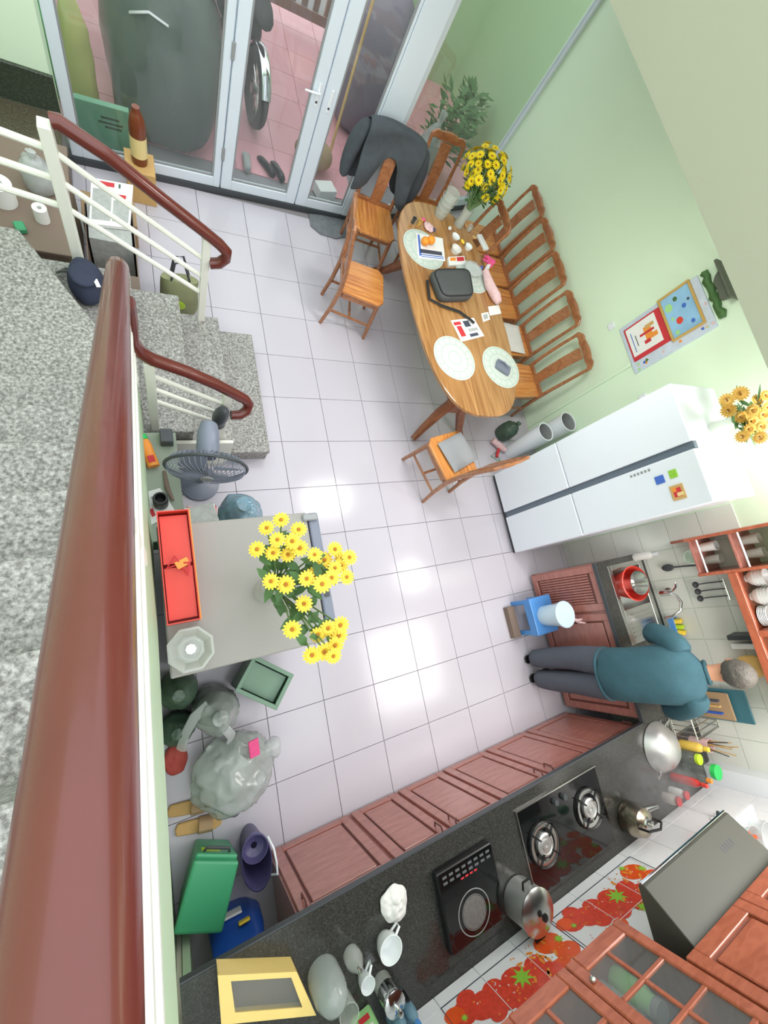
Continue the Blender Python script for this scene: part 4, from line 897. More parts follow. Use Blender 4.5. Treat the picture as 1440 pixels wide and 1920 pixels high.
for k in range(3): obj('ladle', MB().tube([(2.83, -1.38-.055*k, 1.355), (2.825, -1.38-.055*k, 1.25), (2.80, -1.38-.055*k, 1.2)], .005, 6).ell((2.79, -1.38-.055*k, 1.18), (.03, .025, .02), 12, 8), G['dgrey'], ut, smooth=True)
tag(obj('foil_tray', MB().bb(2.72, -1.80, 1.30, 2.845, -1.765, 1.52), G['dgrey'], bevel=.004), 'flat dark baking tray hung under the dish cabinet', 'tray')
tag(obj('cling_film_box', MB().bb(2.77, -1.875, 1.28, 2.845, -1.835, 1.51), G['paper'], bevel=.004), 'long white film box hung beside the dark tray', 'box')
tag(obj('onion_bag', MB().ell((2.79, -2.0, 1.36), (.06, .08, .10)).wobble(.015, 12, 4), mat('amber_bag', (238,190,110), .4, var=.2, vs=20), smooth=True), 'amber bag of noodles hanging under the dish cabinet', 'bag')
# ------------- fridge
fr = thing('fridge', 'tall white four door fridge with grey centre strip and magnets', 'fridge', (2.40, -.415, 0))
FX0, FX1, FY0, FY1, FH = 2.12, 2.68, -.82, .0, 1.80
obj('cabinet', MB().bb(2.165, FY0, .03, FX1, FY1, FH-.004), G['fridge'], fr, bevel=.006, seg=2)
ym = -.435
for (z0, z1) in ((.06, .845), (.853, FH)):
    for (a, b_) in ((FY0+.002, ym-.026), (ym+.026, FY1-.002)):
        d = obj('door', MB().bb(2.10, a, z0, 2.16, b_, z1), G['fridge'], fr, bevel=.008, seg=2)
obj('centre_strip', MB().bb(2.12, ym-.024, .06, 2.16, ym+.024, FH-.002), G['seam'], fr)
obj('plinth', MB().bb(2.14, FY0+.005, .0, 2.66, FY1-.005, .03), G['dgrey'], fr)
obj('base_shadow_gap', MB().bb(2.125, FY0+.004, .03, 2.164, FY1-.004, .055), G['dgrey'], fr)
obj('hinge_cover', MB().bb(2.12, FY0+.02, FH-.003, 2.26, FY0+.09, FH+.012), G['white'], fr, bevel=.004)
obj('hinge_cover', MB().bb(2.12, FY1-.09, FH-.003, 2.26, FY1-.02, FH+.012), G['white'], fr, bevel=.004)
for nm, (y, z, wy, wz, m_, lb) in (('magnet', (-.585, 1.545, .055, .06, 'blueink', 'blue square magnet')), ('magnet', (-.575, 1.635, .055, .05, 'straw_leaf', 'green square magnet')), ('magnet', (-.70, 1.625, .10, .085, 'tan', 'brown picture magnet'))):
    obj(nm, MB().bb(2.094, y-wy/2, z-wz/2, 2.0995, y+wy/2, z+wz/2), G[m_], fr, bevel=.002, label=lb)
mg_ = [o for o in fr.children if o.name.startswith('magnet')][-1]
for (y, z, a_, b_, m_) in ((-.70, 1.625, .03, .025, 'redink'), (-.715, 1.64, .012, .02, 'cream'), (-.68, 1.61, .014, .012, 'orange')): obj('magnet_print', MB().bb(2.0932, y-a_, z-b_, 2.0939, y+a_, z+b_) if m_ == 'redink' else MB().bb(2.0926, y-a_, z-b_, 2.0939, y+a_, z+b_), G[m_], mg_)
for k in range(6): obj('badge_letter', MB().bb(2.0985, -.50-.006, 1.36+.026*k, 2.0996, -.50+.012, 1.376+.026*k), G['grey'], fr)
# ================================================================= DINING
def superellipse(cx, cy, a, b, n=2.8, k=56):
    r = []
    for i in range(k):
        t = 2*pi*i/k; c, s = cos(t), sin(t)
        r.append((cx + a*abs(c)**(2/n)*(1 if c >= 0 else -1), cy + b*abs(s)**(2/n)*(1 if s >= 0 else -1)))
    return r
TX, TY, TZ = 1.535, 1.355, .75
tb = thing('dining_table', 'long oval wooden dining table on splayed trestle legs', 'table', (TX, TY, 0))
obj('top', MB().prism(superellipse(TX, TY, .50, 1.075), TZ-.032, TZ), G['table'], tb, bevel=.008, seg=2)
obj('apron', MB().prism(superellipse(TX, TY, .40, .95), TZ-.085, TZ-.032), G['tabledark'], tb)
for s in (-1, 1):
    y = TY + s*.78
    obj('trestle_post', MB().bb(TX-.09, y-.035, .30, TX+.09, y+.035, TZ-.085), G['tabledark'], tb, bevel=.01)
    for q in (-1, 1):
        P = [(TX+q*.06, y, .46), (TX+q*.12, y+s*.03, .30), (TX+q*.21, y+s*.10, .12), (TX+q*.29, y+s*.17, .028)]
        obj('foot', MB().tube(P, [.05, .048, .038, .028], 8), G['tabledark'], tb, smooth=True)
obj('stretcher', MB().bb(TX-.035, TY-.745, .34, TX+.035, TY+.745, .42), G['tabledark'], tb, bevel=.006)

# chair, local frame: seat centre over the origin, looks to +y
def make_chair(seatmat='seat'):
    t = thing('dining_chair', 'x', 'chair', (0, 0, 0))
    s = [(-.178, -.19), (.178, -.19), (.198, .16), (.15, .21), (-.15, .21), (-.198, .16)]
    obj('seat', MB().prism(s, .425, .455), G[seatmat], t, W=False, bevel=.008, seg=2)
    obj('seat_rail', MB().bb(-.165, -.175, .37, .165, -.155, .425).bb(-.17, .155, .37, .17, .175, .425).bb(-.175, -.155, .37, -.155, .155, .425).bb(.155, -.155, .37, .175, .155, .425), G['chair'], t, W=False)
    for q in (-1, 1):
        obj('leg', MB().tube([(q*.165, .165, .424), (q*.175, .185, .2), (q*.183, .205, .0)], [.021, .019, .015], 8), G['chair'], t, W=False, smooth=True)
        obj('leg', MB().tube([(q*.165, -.23, .0), (q*.168, -.20, .22), (q*.175, -.19, .43), (q*.182, -.205, .62), (q*.184, -.25, .85), (q*.18, -.285, .995)], [.016, .019, .021, .018, .016, .015], 8), G['chair'], t, W=False, smooth=True, label='curved rear leg running up into the back')
        obj('stretcher', MB().tube([(q*.165, -.205, .19), (q*.176, .19, .17)], .011, 8), G['chair'], t, W=False, smooth=True)
    obj('stretcher', MB().tube([(-.178, -.01, .18), (.178, -.01, .18)], .011, 8), G['chair'], t, W=False, smooth=True)
    # crest rail with a raised middle
    pts = []
    for k in range(13):
        u = -1 + k/6; pts.append((u*.198, -.29 - .018*(1-u*u), 1.0 + .03*(1 - abs(u))**.6 + (.014 if .5 < abs(u) < .9 else 0) - .012*abs(u)**4))
    lo = [Vector(p) - Vector((0, -.005, .075 - .02*abs(i-6)/6)) for i, p in enumerate(pts)]
    b = MB(); poly = [Vector(p) for p in pts] + lo[::-1]; b.slab(poly, (0, .022, 0)); obj('crest_rail', b, G['chair'], t, W=False, bevel=.004)
    # wide central splat and two slim side slats
    def splat(x, w0, w1, name):
        r = []
        for (z, y) in ((.455, -.185), (.60, -.197), (.78, -.232), (.95, -.283)):
            f = (z-.455)/.5; w = w0 + (w1-w0)*f; r.append([Vector((x-w, y, z)), Vector((x+w, y, z)), Vector((x+w, y+.012, z)), Vector((x-w, y+.012, z))])
        obj(name, MB().loft(r), G['chair'], t, W=False, bevel=.002)
    splat(0, .05, .058, 'splat')
    obj('lower_rail', MB().bb(-.17, -.2, .455, .17, -.178, .49), G['chair'], t, W=False, bevel=.003)
    return t
ch0 = make_chair()
CG = 'dining chairs round the oval table'
spots = [
 (.80, 1.70, radians(-103), 'wooden dining chair pulled out on the open floor side of the table'),
 (1.325, .055, radians(13), 'wooden dining chair with a grey cushion at the fridge end of the table'),
 (1.09, 2.45, radians(172), 'wooden dining chair with a dark jacket over its back'),
 (1.73, 2.69, radians(180), 'wooden dining chair behind the glass pitcher, facing the table end'),
 (1.87, 2.22, radians(92), 'wooden dining chair turned in at the table corner by the yellow bouquet'),
 (2.47, 2.61, radians(90), 'wooden wall side chair furthest from the fridge, behind the corner chair'),
 (2.46, 2.195, radians(90), 'wooden wall side chair second from the glazed corner'),
 (2.45, 1.785, radians(90), 'wooden wall side chair in the middle of its row, behind the pink bag'),
 (2.46, 1.335, radians(90), 'wooden wall side chair with a white cushion on its seat'),
 (2.42, .86, radians(90), 'wooden wall side chair next to the fridge and the white bins')]
for k, (x, y, a, lb) in enumerate(spots):
    c = ch0 if k == 0 else copy_tree(ch0)
    c.location = (x, y, .0); c.rotation_euler = (0, 0, a); c['label'] = lb; c['group'] = CG; c['category'] = 'chair'
# cushions
def cushion(c, sx_, sy_, h, a, mt, label):
    b = MB(); n = 10
    top = []; 
    for i in range(n+1):
        for j in range(n+1):
            u, v = i/n*2-1, j/n*2-1; e = (1-u**6)*(1-v**6)
            b.v.append(Vector((u*sx_/2, v*sy_/2, h*.5 + h*.5*e**.5)))
    m = (n+1)**2
    for i in range(n+1):
        for j in range(n+1):
            u, v = i/n*2-1, j/n*2-1; e = (1-u**6)*(1-v**6); b.v.append(Vector((u*sx_/2, v*sy_/2, h*.5 - h*.5*e**.25)))
    for i in range(n):
        for j in range(n):
            q = (i*(n+1)+j, (i+1)*(n+1)+j, (i+1)*(n+1)+j+1, i*(n+1)+j+1); b.f.append(q); b.f.append(tuple(m+k for k in q)[::-1])
    M = Matrix.Translation(c) @ Matrix.Rotation(a, 4, 'Z'); b.v = [M @ p for p in b.v]
    return tag(obj('seat_cushion', b, mt, smooth=True, sharp=70), label, 'cushion')
cushion((1.355, .085, .456), .30, .28, .045, radians(22), G['cushion'], 'square grey seat cushion on the chair at the table end')
cushion((2.40, 1.335, .456), .34, .34, .04, radians(86), G['cloth'], 'white seat cushion on a wall side chair')
# jacket over the chair back
jk = thing('draped_jacket', 'dark grey quilted jacket draped over a chair back', 'jacket', (1.14, 2.73, .4))
rings = []
Mj = Matrix.Translation((1.09, 2.45, 0)) @ Matrix.Rotation(radians(172), 4, 'Z')
def jring(x, w, zt, zb):
    n = 20; r = []
    for k in range(n+1):
        t = k/n
        if t < .42: z = zb + (zt-zb)*(t/.42); y = -.19 - .10*((z-.45)/.55) + .055 + .02*sin(z*18+x*9)
        elif t < .58: a = (t-.42)/.16*pi; z = zt + .028*sin(a); y = -.285 + .05*cos(a)
        else: z = zt - (zt-zb*.9)*((t-.58)/.42); y = -.35 - .03*((1.05-z)/.5) + .025*sin(z*15+x*13)
        r.append(Vector((x, y, z)))
    return r
XS = [-.27, -.22, -.14, -.07, 0, .07, .14, .22, .27]
R_ = []
for x in XS:
    e = abs(x)/.27; zb = .50 + .10*(1-e) if True else 0
    if abs(x) < .1: zb = .86
    R_.append(jring(x, 0, 1.045 - .05*e**3, zb))
b = MB(); n = len(R_[0])
for r in R_: b.v += [Mj @ p for p in r]
for i in range(len(R_)-1):
    for k in range(n-1): b.f.append((i*n+k, i*n+k+1, (i+1)*n+k+1, (i+1)*n+k))
o = obj('body', b, G['jacket'], jk, smooth=True, sharp=80); md = o.modifiers.new('solid', 'SOLIDIFY'); md.thickness = .02; md.offset = 0
md = o.modifiers.new('sub', 'SUBSURF'); md.levels = 1; md.render_levels = 1
for q in (-1, 1):
    P = [Mj @ Vector(p) for p in ((q*.25, -.31, 1.0), (q*.31, -.31, .86), (q*.34, -.30, .68), (q*.33, -.28, .50))]
    sl = MB().tube(P, [.06, .07, .06, .05], 12).wobble(.02, 9, 3+q); obj('sleeve', sl, G['jacket'], jk, smooth=True, sub=1, sharp=80)
# ------------- on the table
Z = TZ + .0006
def placemat(c, r, label):
    t = thing('round_placemat', label, 'placemat', (c[0], c[1], Z), 0, 'round placemats on the dining table')
    obj('mat', MB().lathe([(0, 0), (r, 0), (r, .003), (r-.006, .004), (0, .004)], (c[0], c[1], Z), 48), G['mat_print'], t)
    b = MB(); 
    for (ra, rb) in ((.06, .064), (r*.62, r*.62+.004), (r-.018, r-.014)): b.lathe([(ra, .0041), (rb, .0041), (rb, .0045), (ra, .0045)], (c[0], c[1], Z), 48, cap=False)
    for k in range(16):
        a = 2*pi*k/16; b.tube([(c[0]+q*cos(a+d), c[1]+q*sin(a+d), Z+.0043) for (q, d) in ((r*.66, 0), (r*.78, .1), (r*.9, 0))], .0016, 4)
    obj('print', b, G['mintline'], t)
placemat((1.33, .80), .205, 'round white placemat lying bare near the folded paper')
placemat((1.83, .76), .205, 'round white placemat under a grey pouch')
placemat((1.305, 1.87), .205, 'round white placemat under oranges and paper')
placemat((1.79, 1.69), .175, 'round white placemat under a clear plastic bag beside the pink rose')
pch = thing('zip_pouch', 'grey zip pouch on a placemat near the fridge', 'pouch', (1.83, .745, Z+.005))
obj('body', MB().box((1.83, .745, Z+.022), (.15, .10, .032), (0, 0, -.55)), G['bluegrey'], pch, bevel=.012, seg=2)
obj('strap', MB().tube([(1.78, .80, Z+.042), (1.83, .77, Z+.052), (1.87, .73, Z+.042)], .008, 8), G['bluegrey'], pch, smooth=True)
# shoulder bag
sbg = thing('shoulder_bag', 'black shoulder bag lying flat on the table', 'bag', (1.50, 1.50, Z))
p4 = [at(805, 508, .80), at(878, 507, .80), at(887, 560, .80), at(826, 562, .80)]
ctr = sum((Vector(q) for q in p4), Vector())/4
def rounded(poly, n=5, k=.22):
    r = []
    m = len(poly)
    for i in range(m):
        a, b_, c = poly[i-1], poly[i], poly[(i+1) % m]
        for j in range(n+1):
            t = j/n; p0 = b_.lerp(a, k); p1 = b_.lerp(c, k); r.append(p0.lerp(b_, t).lerp(b_.lerp(p1, t), t))
    return r
pl = rounded([Vector((q.x, q.y)) for q in p4]); c2 = Vector((ctr.x, ctr.y))
rg_ = []
for (z, k) in ((.0, .93), (.02, 1.0), (.06, 1.0), (.08, .9), (.085, .6)): rg_.append([Vector((c2.x+(q.x-c2.x)*k, c2.y+(q.y-c2.y)*k, Z+z)) for q in pl])
obj('body', MB().loft(rg_), G['bagblack'], sbg, smooth=True, sharp=60)
obj('piping', MB().tube([(c2.x+(q.x-c2.x)*.92, c2.y+(q.y-c2.y)*.92, Z+.079) for q in pl], .006, 6, closed=True), G['rubber'], sbg, smooth=True)
s0 = [at(802, 525, .77), at(806, 560, .77), at(830, 575, .76), at(860, 585, .76), at(880, 600, .757), at(888, 607, .757)]
obj('strap', MB().tube([(q.x, q.y, Z+.016) for q in s0], [.014]*6, 8, flat=.5), G['rubber'], sbg, smooth=True)
def flat(name, pts, z, mt, th=.0015, parent=None, **k):
    p = [at(px, py, z) for px, py in pts]; b = MB().slab([(q.x, q.y, z) for q in p], (0, 0, th)); return obj(name, b, mt, parent, **k)
def leaflet(name, pts, z, label, marks, cat='paper', base='paper', th=.0015):
    c = sum((at(px, py, z) for px, py in pts), Vector())/len(pts)
    t = thing(name, label, cat, (c.x, c.y, z)); flat('sheet', pts, z, G[base], th, t)
    q = [at(px, py, z) for px, py in pts]
    for i, (u0, v0, u1, v1, m_) in enumerate(marks):
        P = lambda u, v: (q[0].lerp(q[1], u)).lerp(q[3].lerp(q[2], u), v)
        b = MB().slab([(P(u, v).x, P(u, v).y, z+th+.0001) for u, v in ((u0, v0), (u1, v0), (u1, v1), (u0, v1))], (0, 0, .0004)); obj('print', b, G[m_], t)
    return t
leaflet('folded_leaflet', [(845, 601), (888, 596), (908, 630), (865, 641)], Z, 'folded printed leaflet beside the bag strap', [(.05,.1,.35,.25,'redink'), (.1,.3,.3,.8,'redink'), (.45,.1,.7,.4,'darkink'), (.5,.5,.9,.65,'newsgrey'), (.45,.75,.8,.9,'darkink')])
leaflet('paper_note', [(915, 575), (935, 572), (940, 588), (918, 592)], Z, 'small blank white note near the table edge', [])
leaflet('wrapper', [(902, 588), (915, 585), (919, 599), (906, 604)], Z, 'crumpled grey wrapper beside the blank note', [(.2,.2,.8,.8,'newsgrey')])
leaflet('brochure', [(780, 437), (830, 447), (835, 490), (784, 484)], Z+.0055, 'white brochure with blue lines under the oranges', [(.05,.05,.12,.9,'blueink'), (.1,.62,.9,.78,'darkink'), (.12,.82,.95,.86,'blueink'), (.12,.9,.95,.93,'blueink')])
leaflet('biscuit_packet', [(838, 485), (868, 483), (871, 498), (840, 501)], Z, 'orange and red biscuit packet between the placemats', [(.1,.1,.45,.5,'orange'), (.5,.1,.95,.6,'redink')], 'packet', 'paper', .02)
for (px, py) in ((797, 453), (808, 451)):
    c = at(px, py, .79); tag(obj('orange', MB().ell((c.x, c.y, Z+.0075+.036), (.037, .037, .035), 18, 12), G['orangefruit'], smooth=True), 'orange lying on the brochure', 'orange', 'two oranges on the brochure')
# glass pitcher
pc_ = at(823, 405, TZ)
gp_ = thing('glass_pitcher', 'tall clear ribbed pitcher at the far end of the table', 'pitcher', (pc_.x, pc_.y, Z))
obj('jug', MB().lathe([(0, 0), (.05, 0), (.055, .01), (.06, .12), (.066, .24), (.062, .24), (.056, .12), (.05, .014), (0, .014)], (pc_.x, pc_.y, Z), 26), G['cutglass'], gp_, smooth=True)
for k in range(4): obj('rib', MB().tube([(pc_.x+(.0585+.0045*k)*cos(2*pi*j/26), pc_.y+(.0585+.0045*k)*sin(2*pi*j/26), Z+.05+.045*k) for j in range(26)], .0035, 6, closed=True), G['cutglass'], gp_, smooth=True)
# small jars, cups, wrappers among the clutter
for k, (px, py, r, h, m_, lb, ct_) in enumerate(((773, 418, .018, .05, 'dgrey', 'tiny dark pepper pot at the table end', 'pot'), (784, 422, .022, .05, 'gold', 'small gold lidded jar beside the pepper pot', 'jar'), (853, 446, .042, .02, 'porcelain', 'round white saucer among the table clutter', 'saucer'), (876, 466, .038, .03, 'porcelain', 'white sauce dish with yellow rim', 'dish'), (878, 432, .028, .05, 'cutglass', 'small clear tea cup by the corner chair', 'cup'), (852, 472, .05, .04, 'cloth', 'short beige bowl beside the biscuit packet', 'bowl'))):
    c = at(px, py, TZ); tag(obj(ct_ if ct_ not in ('pot',) else 'pepper_pot', MB().lathe([(0, 0), (r*.8, 0), (r, h), (r*.9, h), (r*.7, .006), (0, .006)], (c.x, c.y, Z), 22), G[m_], smooth=True), lb, ct_)
cloth_heap('pink_napkin', (at(803, 428, TZ).x, at(803, 428, TZ).y, Z), .06, G['pink'], 'crumpled pink napkin beside the pitcher', 'napkin', 5, .03)
tag(obj('film_bag', MB().ell((1.78, 1.73, Z+.050), (.095, .08, .034), 36, 22).crumple((1.78, 1.73, Z+.05), .010, 14, 2), G['film'], smooth=True), 'clear plastic bag of groceries on a placemat', 'bag')
tag(obj('blue_cap', MB().lathe([(0, 0), (.018, 0), (.018, .02), (0, .02)], (1.93, 1.81, Z+.0005), 14), G['blueink'], smooth=True), 'small blue bottle cap beside the clear bag', 'cap')
bp = at(903, 457, TZ); tag(obj('cutlery_tray', MB().box((bp.x, bp.y, Z+.015), (.06, .17, .03), (0, 0, .25)), G['porcelain'], bevel=.006), 'long white tray at the wall side table edge', 'tray')
# pink bag with a rose lying along the wall side edge of the table
r0 = at(934, 496, .80); pA = [at(px, py, .79) for px, py in ((928, 515), (936, 540), (948, 562), (953, 572))]
dx = min(0, 1.985 - max(p.x for p in pA))
pb = thing('gift_bag', 'pink patterned gift bag with a pink rose along the table edge', 'bag', (pA[1].x+dx, pA[1].y, Z))
obj('pouch', MB().tube([(p.x+dx, p.y, Z+.048) for p in pA], [.03, .045, .046, .028], 22).crumple((pA[1].x+dx, pA[1].y, Z+.04), .008, 22, 3), G['pink'], pb, smooth=True, sharp=80)
rs_ = MB()
for k in range(18):
    a = k*2.4; q = .008*sqrt(k)*1.5; rs_.ell((r0.x+dx+q*cos(a), r0.y+q*sin(a), Z+.06+.012*cos(k)), (.024, .024, .012), 8, 5, (.6*cos(a), .6*sin(a), 0))
obj('rose', rs_, G['hotpink'], pb, smooth=True)
obj('bow', MB().tube([(r0.x+dx, r0.y-.03, Z+.05), (pA[0].x+dx, pA[0].y, Z+.05)], .02, 10), G['porcelain'], pb, smooth=True)
# more small things between the placemats
for k, (px, py, m_, lb, nm_) in enumerate(((792, 414, 'hotpink', 'tiny pink sweet at the table end', 'sweet'), (812, 433, 'purple', 'purple sweet wrapper beside the napkin', 'wrapper'), (866, 455, 'yellow', 'yellow sweet beside the saucer', 'sweet'), (888, 447, 'tan', 'tan biscuit by the corner chair', 'biscuit'), (842, 430, 'cloth', 'small white crumpled tissue by the pitcher', 'tissue'))):
    c = at(px, py, TZ); tag(obj(nm_, MB().ell((c.x, c.y, Z+.0125), (.026, .018, .012), 14, 8, (0, 0, k)), G[m_], smooth=True), lb, nm_)
# ------------- bouquets
def flower_head(b, bc, c, d, r, petals=13, rows=2):
    d = Vector(d).normalized(); u = d.orthogonal().normalized(); w = d.cross(u); c = Vector(c)
    for row in range(rows):
        for k in range(petals):
            a = 2*pi*(k+.5*row)/petals; e = u*cos(a) + w*sin(a); s = d.cross(e); L = r*(1-.25*row); wd = L*.19; up = .12+.25*row
            p0 = c + e*r*.2; p1 = c + e*L*.65 + d*L*up*.7; p2 = c + e*L + d*L*up*.5
            b.add([p0 - s*wd*.5, p0 + s*wd*.5, p1 + s*wd, p2 + s*wd*.4, p2 - s*wd*.4, p1 - s*wd], [(0, 1, 2, 5), (5, 2, 3, 4)])
    bc.ell(c + d*r*.06, (r*.24, r*.24, r*.13), 8, 5)
def leaf_blade(b, p, d, L, w):
    p = Vector(p); d = Vector(d).normalized(); s = d.cross(Vector((0, 0, 1))); s = s.normalized() if s.length > .01 else Vector((1, 0, 0)); u = s.cross(d)
    b.add([p, p + d*L*.3 + s*w*.5, p + d*L*.65 + s*w*.42 - u*L*.04, p + d*L - u*L*.1, p + d*L*.65 - s*w*.42 - u*L*.04, p + d*L*.3 - s*w*.5], [(0, 1, 2, 3, 4, 5)])
def bouquet(root, heads, base, petal, r, petals=13, leaves=20, lr=.5, seed=1, lscale=.09):
    rr = random.Random(seed); base = Vector(base); lf = MB()
    for (p, d) in heads:
        p = Vector(p); a, c_ = MB(), MB(); flower_head(a, c_, p, d, r*rr.uniform(.88, 1.1), petals)
        m = base.lerp(p, .55) + Vector((0, 0, .03)) ; stm = MB().tube([base + Vector((rr.uniform(-.012, .012), rr.uniform(-.012, .012), 0)), m, p - Vector(d).normalized()*.006], .0032, 5)
        fo = obj('flower', a, petal, root); obj('flower_centre', c_, G['centre'], fo, smooth=True); obj('flower_stem', stm, G['stem'], fo, smooth=True)
        for k in range(int(leaves/len(heads))+1):
            t = rr.uniform(.35, .92); q = base.lerp(p, t); a_ = rr.uniform(0, 2*pi); leaf_blade(lf, q, (cos(a_), sin(a_), rr.uniform(-.1, .7)), lscale*rr.uniform(.7, 1.2), lscale*.45)
    obj('leaves', lf, G['leaf'], root)
# dense yellow bunch at the far end of the table
bq = thing('yellow_bouquet', 'dense bunch of small yellow chrysanthemums on the dining table', 'flowers', (1.80, 2.30, Z))
obj('vase', MB().lathe([(0, 0), (.045, 0), (.05, .01), (.04, .1), (.05, .18), (.046, .18), (.036, .1), (.042, .012), (0, .012)], (1.80, 2.27, Z), 22), G['cutglass'], bq, smooth=True)
rr = random.Random(5); heads = []
cc = Vector((1.93, 2.50, 1.10))
for k in range(72):
    t = (k+.5)/72; ph = k*2.39996 + rr.uniform(-.25, .25); ct_ = 1 - 1.45*t; st_ = sqrt(max(0, 1-ct_*ct_)); d = Vector((st_*cos(ph), st_*sin(ph), ct_))
    js = rr.uniform(.82, 1.12); p = cc + Vector((d.x*.215*js, d.y*.215*js, d.z*.18*js)); heads.append((p, d + Vector((0, 0, .25))))
bouquet(bq, heads, (1.80, 2.27, Z+.17), G['yellow2'], .040, 13, 200, seed=3, lscale=.075)
# vase on the grey fridge by the stairs
FZ = 1.2006
bv = thing('daisy_vase', 'loose yellow daisies in a glass vase on the grey fridge', 'flowers', (-.53, -.845, FZ))
obj('vase', MB().lathe([(0, 0), (.042, 0), (.05, .008), (.045, .08), (.04, .16), (.052, .22), (.048, .22), (.036, .16), (.041, .08), (.044, .012), (0, .012)], (-.53, -.845, FZ), 26), G['cutglass'], bv, smooth=True)
hp_ = [(500, 990), (527, 975), (520, 1012), (560, 993), (482, 1030), (512, 1037), (540, 1040), (562, 1028), (548, 1015), (590, 1040), (608, 1050), (628, 1030), (640, 1048), (655, 1045), (628, 1065), (588, 1080), (604, 1095), (622, 1083), (650, 1082), (508, 1090), (536, 1096), (570, 1132), (548, 1180), (596, 1190), (615, 1178), (638, 1172), (635, 1192), (628, 1210), (585, 1228), (625, 1230), (608, 1222), (575, 1085), (640, 1060)]
heads = []; rr = random.Random(11)
for (px, py) in hp_:
    z = 1.70 + rr.uniform(-.04, .05); p = at(px, py, z); d = Vector(((p.x+.53)*1.2, (p.y+.84)*1.2, .8)) + Vector((-.25, 0, .0)); heads.append((p, d))
bouquet(bv, heads, (-.53, -.845, FZ+.2), G['yellow'], .030, 14, 60, seed=8, lscale=.07)
# flowers on the white fridge
bf = thing('apricot_bouquet', 'bunch of apricot daisies lying on top of the white fridge', 'flowers', (2.42, -.36, 1.8005))
obj('vase', MB().lathe([(0, 0), (.045, 0), (.05, .01), (.035, .08), (.045, .13), (.041, .13), (.031, .08), (.042, .012), (0, .012)], (2.42, -.33, 1.8005), 22), G['cutglass'], bf, smooth=True)
heads = []; rr = random.Random(2)
for (px, py) in ((1363, 750), (1388, 738), (1420, 750), (1390, 782), (1412, 770), (1432, 778), (1366, 770), (1405, 805), (1428, 800), (1392, 818), (1436, 742), (1410, 790), (1440, 765), (1455, 790), (1452, 752), (1425, 820)):
    z = 2.08 + rr.uniform(-.03, .05); p = at(px, py, z); heads.append((p, (p.x-2.42-.35, p.y+.33-.1, .5)))
bouquet(bf, heads, (2.42, -.33, 1.8005+.12), G['apricot'], .04, 15, 40, seed=4, lscale=.10)
# ------------- wall decorations
pbd = thing('picture_board', 'patterned board with a calendar and a framed picture on the green wall', 'board', (WX-.01, .68, 1.26))
obj('backing', MB().bb(WX-.016, .46, 1.255, WX-.0005, .905, 1.90), G['lilac'], pbd, bevel=.002)
rr = random.Random(4)
for k in range(90):
    y, z = rr.uniform(.475, .89), rr.uniform(1.27, 1.885)
    if (.535 < y < .885 and 1.27 < z < 1.615) or (.51 < y and 1.585 < z < 1.868): continue
    pr_ = [(WX-.0163-.00003*k, y+rr.uniform(.008, .016)*cos(2*pi*q/7), z+rr.uniform(.008, .016)*sin(2*pi*q/7)) for q in range(7)]
    pr_ = [(WX-.0161-.00002*k, b_, c_) for (a_, b_, c_) in pr_]
    obj('print', MB().slab(pr_, (-.0004, 0, 0)), G[rr.choice(['blueink', 'orange', 'pink', 'mint', 'leaf'])], pbd)
cal = obj('calendar', MB().bb(WX-.028, .555, 1.29, WX-.0165, .865, 1.60), G['redink'], pbd, bevel=.002)
obj('calendar_page', MB().bb(WX-.030, .59, 1.305, WX-.0282, .85, 1.555), G['paper'], cal)
for kk, (y0, y1, z0, z1, m_) in enumerate(((.66,.78,1.44,1.50,'orange'), (.66,.70,1.47,1.535,'orange'), (.72,.74,1.40,1.52,'redink'), (.64,.67,1.42,1.47,'redink'), (.76,.79,1.46,1.53,'tan'), (.62,.80,1.335,1.34,'blueink'), (.66,.76,1.365,1.37,'darkink'))):
    obj('calendar_print', MB().bb(WX-.0310-.0003*kk, y0, z0, WX-.0301, y1, z1), G[m_], cal)
pf_ = obj('picture_frame', MB().bb(WX-.04, .53, 1.605, WX-.0165, .545, 1.85).bb(WX-.04, .895, 1.605, WX-.0165, .912, 1.85).bb(WX-.04, .545, 1.605, WX-.0165, .895, 1.622).bb(WX-.04, .545, 1.833, WX-.0165, .895, 1.85), G['gold'], pbd, bevel=.003)
obj('picture', MB().bb(WX-.026, .545, 1.622, WX-.0166, .895, 1.833), G['sky'], pf_)
for (y, z, r, m_) in ((.66, 1.70, .03, 'straw_red'), (.80, 1.66, .035, 'mint'), (.84, 1.72, .02, 'leaf'), (.60, 1.78, .018, 'blueink'), (.75, 1.76, .02, 'blueink'), (.70, 1.66, .015, 'mint'), (.58, 1.66, .02, 'mint'), (.78, 1.80, .012, 'darkink')):
    p = [(WX-.0264, y+r*cos(2*pi*k/10), z+r*.8*sin(2*pi*k/10)) for k in range(10)]; obj('picture_print', MB().slab(p, (-.0005, 0, 0)), G[m_], pf_)
tag(obj('garland', MB().tube([(WX-.02, .50+.035*k, 1.945+.006*sin(k*2)) for k in range(12)], [.02+.008*(k % 2) for k in range(12)], 16).wobble(.012, 45, 1), G['leaf'], smooth=True, sharp=80), 'dark green garland above the picture board', 'garland')
br = thing('wall_bracket', 'dark wooden altar bracket high on the green wall', 'bracket', (WX-.06, .72, 1.97))
obj('board', MB().bb(WX-.13, .56, 2.05, WX-.0005, .87, 2.07), G['darkbracket'], br, bevel=.003)
obj('corbel', MB().slab([(WX-.0005, .59, 2.05), (WX-.0005, .84, 2.05), (WX-.0005, .80, 2.0), (WX-.0005, .76, 1.975), (WX-.0005, .70, 1.985), (WX-.0005, .62, 1.975)], (-.05, 0, 0)), G['darkbracket'], br, bevel=.003)
